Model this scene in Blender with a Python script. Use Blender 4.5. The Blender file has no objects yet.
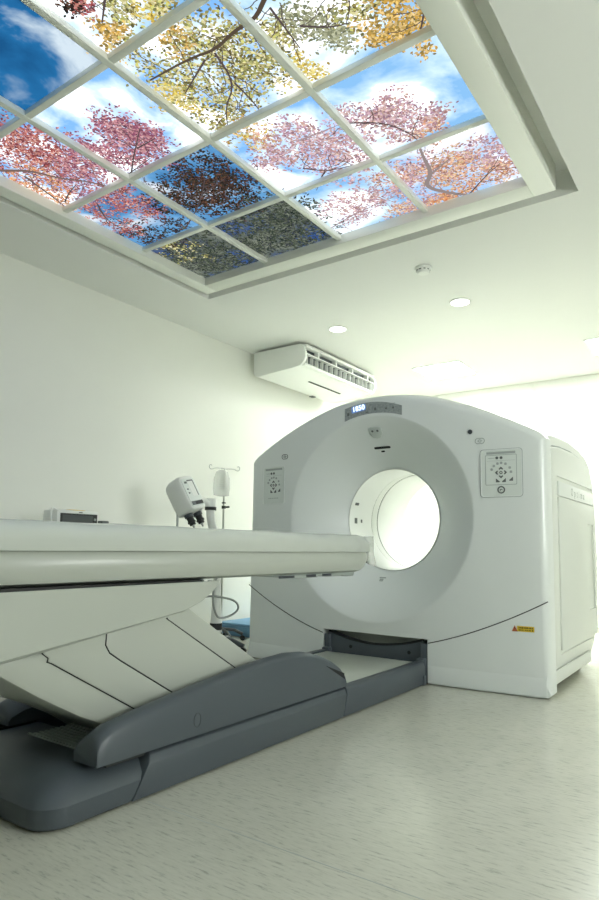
LAMP, DOWN, EXPO, WIN = 46, 6.0, 0.97, 10.5
import bpy, bmesh, math, random
from mathutils import Vector, Matrix
random.seed(7)
S = bpy.context.scene
COL = S.collection

# ------------------------------------------------------------------ materials
def mat(name, col, rough=0.45, metal=0.0, noise=0.0, nscale=8.0, bump=0.0, bscale=60.0, spec=0.5, coat=0.0, alpha=1.0, trans=0.0):
    m = bpy.data.materials.new(name); m.use_nodes = True
    nt = m.node_tree; b = nt.nodes['Principled BSDF']
    b.inputs['Base Color'].default_value = (*col, 1); b.inputs['Roughness'].default_value = rough
    b.inputs['Metallic'].default_value = metal; b.inputs['Specular IOR Level'].default_value = spec
    b.inputs['Coat Weight'].default_value = coat; b.inputs['Alpha'].default_value = alpha
    b.inputs['Transmission Weight'].default_value = trans
    tc = nt.nodes.new('ShaderNodeTexCoord')
    n = nt.nodes.new('ShaderNodeTexNoise'); n.inputs['Scale'].default_value = nscale; n.inputs['Detail'].default_value = 4
    nt.links.new(tc.outputs['Object'], n.inputs['Vector'])
    mx = nt.nodes.new('ShaderNodeMix'); mx.data_type = 'RGBA'; mx.blend_type = 'MULTIPLY'
    mx.inputs[0].default_value = noise
    mx.inputs[6].default_value = (*col, 1)
    nt.links.new(n.outputs['Fac'], mx.inputs[7]); nt.links.new(mx.outputs[2], b.inputs['Base Color'])
    if bump:
        n2 = nt.nodes.new('ShaderNodeTexNoise'); n2.inputs['Scale'].default_value = bscale
        nt.links.new(tc.outputs['Object'], n2.inputs['Vector'])
        bp = nt.nodes.new('ShaderNodeBump'); bp.inputs['Strength'].default_value = bump; bp.inputs['Distance'].default_value = 0.002
        nt.links.new(n2.outputs['Fac'], bp.inputs['Height']); nt.links.new(bp.outputs['Normal'], b.inputs['Normal'])
    return m

def emat(name, col, strength):
    m = bpy.data.materials.new(name); m.use_nodes = True
    nt = m.node_tree; nt.nodes.clear()
    o = nt.nodes.new('ShaderNodeOutputMaterial'); e = nt.nodes.new('ShaderNodeEmission')
    e.inputs['Color'].default_value = (*col, 1); e.inputs['Strength'].default_value = strength
    nt.links.new(e.outputs[0], o.inputs[0]); return m

M = {}
M['wall'] = mat('wall_paint', (0.80, 0.812, 0.752), 0.6, noise=0.04, nscale=2, bump=0.05, bscale=150)
M['greywall'] = mat('bounce_dimming_wall', (0.36, 0.37, 0.345), 0.6, noise=0.04, nscale=2)  # for unseen walls, greyed to cut bounce light on the front ceiling
M['ceiling'] = mat('ceiling_paint', (0.80, 0.812, 0.778), 0.7, noise=0.03, nscale=2)
M['frame'] = mat('frame_paint', (0.78, 0.80, 0.73), 0.35)
M['gantry'] = mat('gantry_plastic', (0.80, 0.84, 0.815), 0.30, noise=0.03, nscale=5, coat=0.15)
M['liner'] = mat('bore_plastic', (0.86, 0.88, 0.85), 0.28)
M['side'] = mat('side_plastic', (0.77, 0.80, 0.75), 0.4)
M['beige'] = mat('table_plastic', (0.50, 0.53, 0.475), 0.33, noise=0.03, nscale=4)
M['mattress'] = mat('mattress_vinyl', (0.58, 0.615, 0.565), 0.22, noise=0.05, nscale=3, bump=0.25, bscale=9)
M['grey'] = mat('base_plastic', (0.080, 0.098, 0.113), 0.42, noise=0.08, nscale=6, bump=0.08, bscale=300)
M['dgrey'] = mat('dark_plastic', (0.045, 0.055, 0.062), 0.45)
M['black'] = mat('black_rubber_and_gap_shade', (0.012, 0.014, 0.014), 0.6)
M['seam'] = mat('seam_shadow_gap', (0.03, 0.035, 0.033), 0.8)
M['ink'] = mat('grey_ink', (0.12, 0.135, 0.13), 0.6)
M['lightink'] = mat('pale_ink', (0.38, 0.42, 0.40), 0.6)
M['panel'] = mat('keypad_film', (0.74, 0.79, 0.745), 0.4)
M['disp'] = mat('display_strip', (0.48, 0.53, 0.52), 0.35, noise=0.7, nscale=70)
M['grille_grey'] = mat('pale_grey_window', (0.55, 0.60, 0.57), 0.4)
M['white'] = mat('white_plastic', (0.82, 0.84, 0.80), 0.35)
M['steel'] = mat('steel', (0.55, 0.56, 0.54), 0.3, metal=0.9)
M['yellow'] = mat('warning_yellow', (0.75, 0.52, 0.03), 0.5)
M['red'] = mat('warning_red', (0.45, 0.12, 0.05), 0.5)
M['blue'] = mat('blue_plastic', (0.16, 0.34, 0.55), 0.5)
M['screen'] = mat('grey_screen', (0.10, 0.11, 0.11), 0.15)
M['bag'] = mat('clear_bag', (0.86, 0.88, 0.86), 0.2, alpha=0.45)
M['film'] = mat('clear_film', (0.80, 0.82, 0.78), 0.1, alpha=0.35, bump=0.6, bscale=30)
M['cable'] = mat('grey_cable', (0.35, 0.37, 0.35), 0.5)
M['digits'] = emat('lit_digits', (0.6, 0.75, 1.0), 1.3)
M['digitglow'] = emat('lit_digit_backing', (0.22, 0.40, 0.85), 0.30)
M['lamp'] = emat('lamp_diffuser', (0.962, 1.0, 0.962), LAMP)
M['downlight'] = emat('downlight_diffuser', (0.97, 1.0, 0.95), DOWN)

M['window'] = emat('lit_window', (0.96, 1.0, 0.96), WIN)

def floor_mat():
    m = mat('vinyl_floor', (0.6, 0.6, 0.5), 0.28)
    nt = m.node_tree; b = nt.nodes['Principled BSDF']; L = nt.links
    tc = [n for n in nt.nodes if n.type == 'TEX_COORD'][0]
    mp = nt.nodes.new('ShaderNodeMapping'); mp.inputs['Scale'].default_value = (17, 105, 1)
    L.new(tc.outputs['Object'], mp.inputs['Vector'])
    n = nt.nodes.new('ShaderNodeTexNoise'); n.inputs['Scale'].default_value = 1.0; n.inputs['Detail'].default_value = 5; n.inputs['Roughness'].default_value = 0.7
    L.new(mp.outputs[0], n.inputs['Vector'])
    r = nt.nodes.new('ShaderNodeValToRGB'); e = r.color_ramp.elements
    e[0].position = 0.34; e[0].color = (0.44, 0.445, 0.38, 1); e[1].position = 0.455; e[1].color = (0.64, 0.64, 0.545, 1)
    x = e.new(0.75); x.color = (0.72, 0.715, 0.62, 1)
    L.new(n.outputs['Fac'], r.inputs['Fac'])
    n2 = nt.nodes.new('ShaderNodeTexNoise'); n2.inputs['Scale'].default_value = 3; n2.inputs['Detail'].default_value = 3
    L.new(tc.outputs['Object'], n2.inputs['Vector'])
    mx = nt.nodes.new('ShaderNodeMix'); mx.data_type = 'RGBA'; mx.blend_type = 'MULTIPLY'; mx.inputs[0].default_value = 0.18
    L.new(r.outputs['Color'], mx.inputs[6]); L.new(n2.outputs['Fac'], mx.inputs[7])
    L.new(mx.outputs[2], b.inputs['Base Color'])
    b.inputs['Roughness'].default_value = 0.20
    return m
M['floor'] = floor_mat()

def sky_mat(name, low, high, cloud, scale, lo, hi, strength, off):
    """backlit printed sky: clouds over blue"""
    m = bpy.data.materials.new(name); m.use_nodes = True
    nt = m.node_tree; nt.nodes.clear(); L = nt.links
    o = nt.nodes.new('ShaderNodeOutputMaterial'); e = nt.nodes.new('ShaderNodeEmission')
    tc = nt.nodes.new('ShaderNodeTexCoord'); mp = nt.nodes.new('ShaderNodeMapping'); mp.inputs['Location'].default_value = off
    L.new(tc.outputs['Object'], mp.inputs['Vector'])
    n = nt.nodes.new('ShaderNodeTexNoise'); n.inputs['Scale'].default_value = scale; n.inputs['Detail'].default_value = 6; n.inputs['Roughness'].default_value = 0.55
    n.inputs['Distortion'].default_value = 0.4
    L.new(mp.outputs[0], n.inputs['Vector'])
    r = nt.nodes.new('ShaderNodeValToRGB'); el = r.color_ramp.elements
    el[0].position = lo; el[0].color = (*low, 1); el[1].position = hi; el[1].color = (*cloud, 1)
    mid = el.new((lo + hi) / 2); mid.color = (*high, 1)
    L.new(n.outputs['Fac'], r.inputs['Fac']); L.new(r.outputs['Color'], e.inputs['Color'])
    e.inputs['Strength'].default_value = strength
    L.new(e.outputs[0], o.inputs[0]); return m

def print_mat():
    m = bpy.data.materials.new('printed_leaves'); m.use_nodes = True
    nt = m.node_tree; nt.nodes.clear()
    o = nt.nodes.new('ShaderNodeOutputMaterial'); e = nt.nodes.new('ShaderNodeEmission')
    a = nt.nodes.new('ShaderNodeAttribute'); a.attribute_name = 'print'
    nt.links.new(a.outputs['Color'], e.inputs['Color']); e.inputs['Strength'].default_value = 1.0/2**EXPO
    nt.links.new(e.outputs[0], o.inputs[0]); m.cycles.emission_sampling = 'NONE'; return m
M['print'] = print_mat()

# ------------------------------------------------------------------ mesh helpers
class MB:
    def __init__(self): self.v = []; self.f = []; self.m = []; self.cm = 0
    def add(self, vs, fs, T=None):
        n = len(self.v)
        self.v += [tuple(T @ Vector(p)) if T else tuple(p) for p in vs]
        self.f += [tuple(i + n for i in f) for f in fs]; self.m += [self.cm] * len(fs)
    def box(self, x0, x1, y0, y1, z0, z1, T=None):
        self.add([(x0,y0,z0),(x1,y0,z0),(x1,y1,z0),(x0,y1,z0),(x0,y0,z1),(x1,y0,z1),(x1,y1,z1),(x0,y1,z1)],
                 [(3,2,1,0),(4,5,6,7),(0,1,5,4),(1,2,6,5),(2,3,7,6),(3,0,4,7)], T)
    def prism(self, pts, axis, a, b, T=None):
        def P(p, h): return {'X': (h, p[0], p[1]), 'Y': (p[0], h, p[1]), 'Z': (p[0], p[1], h)}[axis]
        n = len(pts); vs = [P(p, a) for p in pts] + [P(p, b) for p in pts]
        fs = [tuple(range(n - 1, -1, -1)), tuple(range(n, 2 * n))] + [(i, (i + 1) % n, n + (i + 1) % n, n + i) for i in range(n)]
        self.add(vs, fs, T)
    def disc(self, r, z0, z1, T=None, n=24, r2=None, c=(0, 0)):
        r2 = r if r2 is None else r2
        vs = [(c[0] + r*math.cos(2*math.pi*i/n), c[1] + r*math.sin(2*math.pi*i/n), z0) for i in range(n)] + [(c[0] + r2*math.cos(2*math.pi*i/n), c[1] + r2*math.sin(2*math.pi*i/n), z1) for i in range(n)]
        self.add(vs, [tuple(range(n-1,-1,-1)), tuple(range(n, 2*n))] + [(i,(i+1)%n,n+(i+1)%n,n+i) for i in range(n)], T)
    def ring(self, ro, ri, z0, z1, T=None, n=32, sx=1, sy=1):
        vs = []
        for (r, z) in ((ro, z0), (ro, z1), (ri, z1), (ri, z0)):
            d = r - ro
            vs += [((sx*ro + d)*math.cos(2*math.pi*i/n), (sy*ro + d)*math.sin(2*math.pi*i/n), z) for i in range(n)]
        fs = []
        for k in range(4):
            for i in range(n):
                j = (i+1) % n; k2 = (k+1) % 4
                fs.append((k*n+i, k*n+j, k2*n+j, k2*n+i))
        self.add(vs, fs, T)
    def loft(self, rings, close=True, cap=True, wrap=False, T=None):
        n = len(rings[0]); vs = [p for r in rings for p in r]; fs = []
        K = len(rings)
        for k in range(K if wrap else K - 1):
            k2 = (k + 1) % K
            for i in range(n if close else n - 1):
                j = (i + 1) % n
                fs.append((k*n+i, k*n+j, k2*n+j, k2*n+i))
        if cap and not wrap:
            fs.append(tuple(range(n - 1, -1, -1))); fs.append(tuple((K-1)*n + i for i in range(n)))
        self.add(vs, fs, T)
    def tube(self, pts, r, n=10, smooth=0, T=None):
        P = [Vector(p) for p in pts]
        for _ in range(smooth):
            Q = [P[0]]
            for a, b in zip(P, P[1:]): Q += [a*0.75 + b*0.25, a*0.25 + b*0.75]
            P = Q + [P[-1]]
        rs = r if isinstance(r, (list, tuple)) else [r]*len(P)
        t0 = (P[1]-P[0]).normalized(); up = Vector((0,0,1)) if abs(t0.z) < .9 else Vector((1,0,0))
        nrm = t0.cross(up).normalized(); rings = []
        for i, p in enumerate(P):
            t = (P[min(i+1,len(P)-1)] - P[max(i-1,0)]).normalized()
            nrm = (nrm - t*nrm.dot(t)).normalized(); bi = t.cross(nrm)
            rings.append([tuple(p + rs[i]*(math.cos(2*math.pi*k/n)*nrm + math.sin(2*math.pi*k/n)*bi)) for k in range(n)])
        self.loft(rings, T=T)
    def build(self, name, mats, parent=None, smooth=40, bevel=0, segs=2, origin=None, bevel_angle=30):
        me = bpy.data.meshes.new(name); me.from_pydata(self.v, [], self.f)
        mats = mats if isinstance(mats, (list, tuple)) else [mats]
        for m in mats: me.materials.append(m)
        me.polygons.foreach_set('material_index', self.m)
        bm = bmesh.new(); bm.from_mesh(me)
        bmesh.ops.recalc_face_normals(bm, faces=bm.faces)
        if bevel:
            es = [e for e in bm.edges if len(e.link_faces) == 2 and e.calc_face_angle(0) > math.radians(bevel_angle)]
            bmesh.ops.bevel(bm, geom=es, offset=bevel, segments=segs, profile=0.5, affect='EDGES', clamp_overlap=True)
        bm.to_mesh(me); bm.free()
        if smooth:
            me.polygons.foreach_set('use_smooth', [True]*len(me.polygons)); me.set_sharp_from_angle(angle=math.radians(smooth))
        o = bpy.data.objects.new(name, me); COL.objects.link(o)
        if origin is not None:
            me.transform(Matrix.Translation(-Vector(origin))); o.location = origin
        if parent: par(o, parent)
        return o

def wloc(o):
    p = Vector(o.location)
    while o.parent: o = o.parent
    return p
def world(o):
    m = Matrix.Translation(o.location) if o.rotation_euler == (0,0,0) else o.matrix_basis.copy()
    if o.parent: return world(o.parent) @ o.matrix_parent_inverse @ m
    return m
def par(o, parent):
    o.parent = parent; o.matrix_parent_inverse = world(parent).inverted()
def tag(o, label=None, cat=None, group=None, kind=None):
    if label: o['label'] = label
    if cat: o['category'] = cat
    if group: o['group'] = group
    if kind: o['kind'] = kind
    return o
def empty(name, loc, label, cat, group=None):
    o = bpy.data.objects.new(name, None); o.empty_display_size = .1; COL.objects.link(o); o.location = loc
    return tag(o, label, cat, group)
def fr(p, n, up=(0,0,1)):
    n = Vector(n).normalized(); up = Vector(up); x = up.cross(n).normalized(); y = n.cross(x)
    m = Matrix((x, y, n)).transposed().to_4x4(); m.translation = p; return m
def rrect(w, h, r, n=5, c=(0,0)):
    out = []
    for (sx, sy, a0) in ((1,1,0),(-1,1,90),(-1,-1,180),(1,-1,270)):
        for k in range(n+1):
            a = math.radians(a0 + 90*k/n); out.append((c[0]+sx*(w/2-r)+r*math.cos(a), c[1]+sy*(h/2-r)+r*math.sin(a)))
    return out
def text_into(mb, body, size, T, depth=0.0008, spacing=1.0, bold=0.0):
    cu = bpy.data.curves.new('txt', 'FONT'); cu.body = body; cu.size = size; cu.extrude = depth; cu.offset = bold
    cu.align_x = 'CENTER'; cu.align_y = 'CENTER'; cu.space_character = spacing
    ob = bpy.data.objects.new('txt', cu); COL.objects.link(ob)
    bpy.context.view_layer.update()
    dg = bpy.context.evaluated_depsgraph_get(); me = bpy.data.meshes.new_from_object(ob.evaluated_get(dg))
    mb.add([tuple(v.co) for v in me.vertices], [tuple(p.vertices) for p in me.polygons], T)
    bpy.data.objects.remove(ob); bpy.data.curves.remove(cu); bpy.data.meshes.remove(me)
def cut(o, cutters):
    """boolean-subtract boxes from o and delete them"""
    for c in cutters:
        md = o.modifiers.new('cut', 'BOOLEAN'); md.operation = 'DIFFERENCE'; md.solver = 'EXACT'; md.object = c
    bpy.context.view_layer.update()
    dg = bpy.context.evaluated_depsgraph_get(); me = bpy.data.meshes.new_from_object(o.evaluated_get(dg))
    o.modifiers.clear(); old = o.data; o.data = me; bpy.data.meshes.remove(old)
    for c in cutters: bpy.data.objects.remove(c)
    me.name = o.name
    me.set_sharp_from_angle(angle=math.radians(35))
def copy_tree(o, loc=None):
    c = o.copy(); COL.objects.link(c)
    if loc is not None: c.location = loc
    for ch in o.children:
        d = ch.copy(); COL.objects.link(d); d.parent = c; d.matrix_parent_inverse = ch.matrix_parent_inverse
        for g in ch.children:
            e = g.copy(); COL.objects.link(e); e.parent = d; e.matrix_parent_inverse = g.matrix_parent_inverse
    return c
# ------------------------------------------------------------------ room shell
HC = 2.739; XL, XR, YN, YB = -4.03, 2.6, -2.2, 7.34
def struct(mb, name, m, **k): return tag(mb.build(name, m, **k), kind='structure')
b = MB(); b.box(XL-.1, XR+.1, YN-.1, YB+.1, -.1, 0); struct(b, 'floor', M['floor'], smooth=0)
b = MB(); b.box(-1.585, XR-.1, 1.411, 1.4135, 0, .0005); struct(b, 'trim_2', M['lightink'], smooth=0)
b = MB(); b.box(XL-.1, XL, YN, YB, 0, HC+.3); struct(b, 'wall_left', M['wall'], smooth=0)
b = MB(); b.box(XR, XR+.1, YN, YB, 0, HC+.3); struct(b, 'wall_right', M['greywall'], smooth=0)
b = MB(); b.box(XL-.1, XR+.1, YB, YB+.1, 0, HC+.3); struct(b, 'wall_back', M['wall'], smooth=0)
b = MB(); b.box(XL-.1, XR+.1, YN-.1, YN, 0, HC+.3); struct(b, 'wall_near', M['greywall'], smooth=0)
# ceiling with the skylight recess
RX0, RX1, RY0, RY1 = -3.412, -0.671, 0.10, 3.475; RD = .145
b = MB()
b.box(XL, RX0, YN, YB, HC, HC+.3); b.box(RX1, XR, YN, YB, HC, HC+.3)
b.box(RX0, RX1, YN, RY0, HC, HC+.3); b.box(RX0, RX1, RY1, YB, HC, HC+.3)
b.box(RX0, RX1, RY0, RY1, HC+RD, HC+.3)
struct(b, 'ceiling', M['ceiling'], smooth=0)
# lit window to the control room in the right wall
WY0, WY1, WZ0, WZ1 = 1.25, 2.55, .95, 1.90
b = MB()
b.box(XR-.03, XR, WY0-.06, WY0, WZ0-.06, WZ1+.06); b.box(XR-.03, XR, WY1, WY1+.06, WZ0-.06, WZ1+.06)
b.box(XR-.03, XR, WY0, WY1, WZ0-.06, WZ0); b.box(XR-.03, XR, WY0, WY1, WZ1, WZ1+.06)
wf = struct(b, 'window_1', M['white'], smooth=0)
b = MB(); b.box(XR-.012, XR-.002, WY0, WY1, WZ0, WZ1); tag(b.build('window_pane', M['window'], wf, smooth=0), 'bright window pane')
# baseboards, vertical joint strip on the back wall
b = MB(); b.box(XL, XL+.012, YN, YB, 0, .08); struct(b, 'baseboard_left', M['white'], smooth=0)
b = MB(); b.box(XL+.012, XR, YB-.012, YB, 0, .08); struct(b, 'baseboard_back', M['white'], smooth=0)
b = MB(); b.box(-1.985, -1.945, YB-.006, YB, .08, HC); struct(b, 'trim_1', M['wall'], bevel=.002)

# ------------------------------------------------------------------ skylight frame and backlit panels
GX = [-3.2707 + .6*i for i in range(5)]; GY = [3.2885 - .6*i for i in range(6)]
FX0, FX1, FY0, FY1 = -3.357, -.769, .20, 3.402
sk = empty('skylight_frame', ((FX0+FX1)/2, (FY0+FY1)/2, HC), 'pale square-grid frame hanging in the ceiling recess around the tree pictures', 'frame')
def border(name, x0, x1, y0, y1):
    q = MB(); q.box(x0, x1, y0, y1, HC, HC+RD); return q.build(name, M['frame'], sk, bevel=.004)
hb = .0165
border('border', FX0, GX[0]+hb, FY0, FY1); border('border', GX[4]-hb, FX1, FY0, FY1)
border('border', GX[0]+hb, GX[4]-hb, GY[0]-hb, FY1); border('border', GX[0]+hb, GX[4]-hb, FY0, GY[5]+hb)
for i in (1, 2, 3):
    q = MB(); q.box(GX[i]-hb, GX[i]+hb, GY[5]+hb, GY[0]-hb, HC+.026, HC+.0555); q.build('grid_bar', M['frame'], sk, bevel=.003)
for j in (1, 2, 3, 4):
    for i in range(4):
        q = MB(); q.box(GX[i]+hb, GX[i+1]-hb, GY[j]-hb, GY[j]+hb, HC+.028, HC+.0555); q.build('cross_bar', M['frame'], sk, bevel=.003)
ZT = HC + .060
SKY = {
 'bright': sky_mat('sky_bright', (.13,.27,.45), (.36,.47,.56), (1,1,.98), 2.4, .41, .68, 1.1, (3,1,0)),
 'white':  sky_mat('sky_white', (.11,.24,.46), (.36,.45,.56), (1,1,1), 2.6, .42, .66, 1.2, (0,5,0)),
 'deep':   sky_mat('sky_deep', (.004,.035,.13), (.02,.17,.42), (.72,.85,.95), 2.0, .36, .70, .5, (7,2,0)),
 'mid':    sky_mat('sky_mid', (.02,.16,.42), (.16,.42,.75), (.85,.92,1.0), 2.2, .36, .66, .5, (2,8,0)),
 'dim':    sky_mat('sky_dim', (.012,.05,.16), (.05,.17,.42), (.35,.48,.56), 2.4, .38, .68, .4, (9,4,0)),
 'dark':   sky_mat('sky_dark', (.03,.075,.22), (.085,.105,.10), (.17,.19,.15), 3.2, .36, .60, .70, (4,4,0)),
 'warm':   sky_mat('sky_warm', (.22,.34,.52), (.46,.50,.60), (1,.96,.88), 3.0, .42, .68, 1.05, (1,1,0)),
}
TILE_SKY = {(0,0):'dark',(1,0):'dark',(2,0):'bright',(3,0):'warm',(0,1):'mid',(1,1):'mid',(2,1):'white',(3,1):'bright',
 (0,2):'white',(1,2):'white',(2,2):'white',(3,2):'bright',(0,3):'mid',(1,3):'deep',(2,3):'bright',(3,3):'bright',
 (0,4):'white',(1,4):'bright',(2,4):'white',(3,4):'bright'}  # last row is unseen, added to help light the room
LABELS = {(0,0):'backlit ceiling panel in the far left corner, dark tree with a blue patch',
 (1,0):'darkest backlit ceiling panel, grey-green foliage on the edge facing the scanner',
 (2,0):'backlit ceiling panel of pale sky with one slanting pink twig',
 (3,0):'backlit ceiling panel in the far right corner, orange blossom tree with thick grey branches',
 (0,1):'backlit ceiling panel of blue sky fringed with dark red leaves, left edge of the skylight',
 (1,1):'backlit ceiling panel with a dark brown tree against blue sky',
 (2,1):'backlit ceiling panel of pale pink leaves and thin twigs over white sky',
 (3,1):'backlit ceiling panel of light blue sky with a cloud and pink treetops, right edge',
 (0,2):'backlit ceiling panel of dense red and pink leaves on a long grey limb',
 (1,2):'backlit ceiling panel with a pink tree rising into white cloud',
 (2,2):'backlit ceiling panel of yellow-green foliage on a forked dark branch',
 (3,2):'backlit ceiling panel of orange and olive leaves hanging at the right edge over pale blue',
 (0,3):'backlit ceiling panel showing only red leaves at the left photo edge',
 (1,3):'backlit ceiling panel of deep blue sky with a white cloud at the lower side',
 (2,3):'backlit ceiling panel of bright cloud with a few hanging yellow leaves at the photo top',
 (3,3):'backlit ceiling panel of yellow leaves and a dark limb, cut by the top photo edge',
 (0,4):'backlit ceiling panel of white sky in the added unseen row, left end',
 (1,4):'backlit ceiling panel of blue sky in the added unseen row, second from left',
 (2,4):'backlit ceiling panel of white sky in the added unseen row, second from right',
 (3,4):'backlit ceiling panel of blue sky in the added unseen row, right end'}
PAL = {'red':[(.42,.10,.10),(.58,.16,.14),(.75,.32,.26),(.22,.06,.08),(.90,.50,.40),(.50,.20,.24)],
 'org':[(.95,.42,.16),(1.0,.55,.30),(.85,.28,.12),(1.0,.70,.42)],
 'org2':[(.85,.50,.10),(.95,.65,.20),(.50,.32,.08),(1.0,.72,.32),(.35,.26,.08)],
 'org3':[(.60,.28,.18),(.50,.30,.26),(.95,.60,.42),(.90,.45,.28),(1.0,.75,.55),(.75,.45,.45),(.98,.68,.36)],
 'pink':[(.55,.22,.28),(.70,.32,.36),(.38,.12,.20),(.82,.48,.48),(.26,.10,.16)],
 'pink2':[(.45,.26,.34),(.55,.30,.30),(.66,.40,.36),(.85,.60,.64),(.75,.48,.58),(.92,.70,.68),(.60,.40,.52),(.88,.62,.52)],
 'drk':[(.025,.022,.018),(.045,.03,.026),(.08,.045,.038),(.05,.05,.035),(.16,.08,.05)],
 'grn':[(.06,.08,.055),(.09,.115,.075),(.13,.15,.11),(.06,.07,.08),(.20,.23,.18),(.035,.05,.04)],
 'ylg':[(.17,.16,.06),(.27,.22,.08),(.72,.72,.22),(.88,.82,.40),(.50,.50,.20),(.32,.33,.14),(.92,.85,.55),(.62,.56,.22)],
 'yel':[(.55,.40,.08),(1.0,.80,.18),(.95,.70,.12),(.85,.75,.30),(1.0,.88,.45)],
 'olv':[(.36,.38,.22),(.50,.52,.34),(.24,.26,.16),(.60,.62,.42)]}
BR=[
 [ (-3.217,1.668),(-3.081,1.759),(-3.012,1.893),(-2.899,2.003),(-2.853,2.115) ],
 [ (-3.156,1.775),(-3.217,1.997),(-3.260,2.126) ],
 [ (-3.197,2.049),(-3.107,2.008),(-2.989,1.978) ],
 [ (-2.838,2.090),(-2.698,2.080),(-2.459,2.047) ],
 [ (-2.737,2.146),(-2.533,1.998),(-2.315,1.859) ],
 [ (-2.449,1.954),(-2.312,1.951) ],
 [ (-3.057,2.167),(-3.161,2.303),(-3.179,2.469) ],
 [ (-2.838,2.663),(-2.550,2.504),(-2.347,2.336) ],
 [ (-2.460,2.437),(-2.256,2.396) ],
 [ (-1.361,1.631),(-1.454,1.685),(-1.548,1.678),(-1.682,1.708),(-1.797,1.681),(-2.030,1.673) ],
 [ (-1.693,1.719),(-1.737,1.891),(-1.879,1.984),(-1.962,2.096) ],
 [ (-1.737,1.891),(-1.742,1.998),(-1.759,2.104) ],
 [ (-1.753,1.723),(-1.961,1.813) ],
 [ (-1.477,2.377),(-1.317,2.476),(-1.254,2.613),(-1.242,2.712) ],
 [ (-1.727,2.361),(-1.528,2.369) ],
 [ (-1.263,2.746),(-1.281,2.832),(-1.300,2.976),(-1.387,3.065),(-1.295,3.210),(-1.118,3.364),(-0.890,3.305) ],
 [ (-1.330,2.990),(-1.170,2.906) ],
 [ (-1.201,3.272),(-1.075,3.159),(-0.972,3.089) ],
 [ (-1.848,2.558),(-1.744,2.659),(-1.520,2.693) ],
 [ (-2.073,3.168),(-1.850,3.100),(-1.566,3.067) ],
 [ (-1.766,2.645),(-1.854,2.709) ],
 [ (-1.328,1.804),(-1.237,1.876),(-1.161,1.899) ],
 [ (-1.848,1.302),(-1.951,1.366) ],
 [ (-1.373,1.675),(-1.391,1.892) ],
 [ (-0.896,1.997),(-0.960,2.092) ],
]
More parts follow.
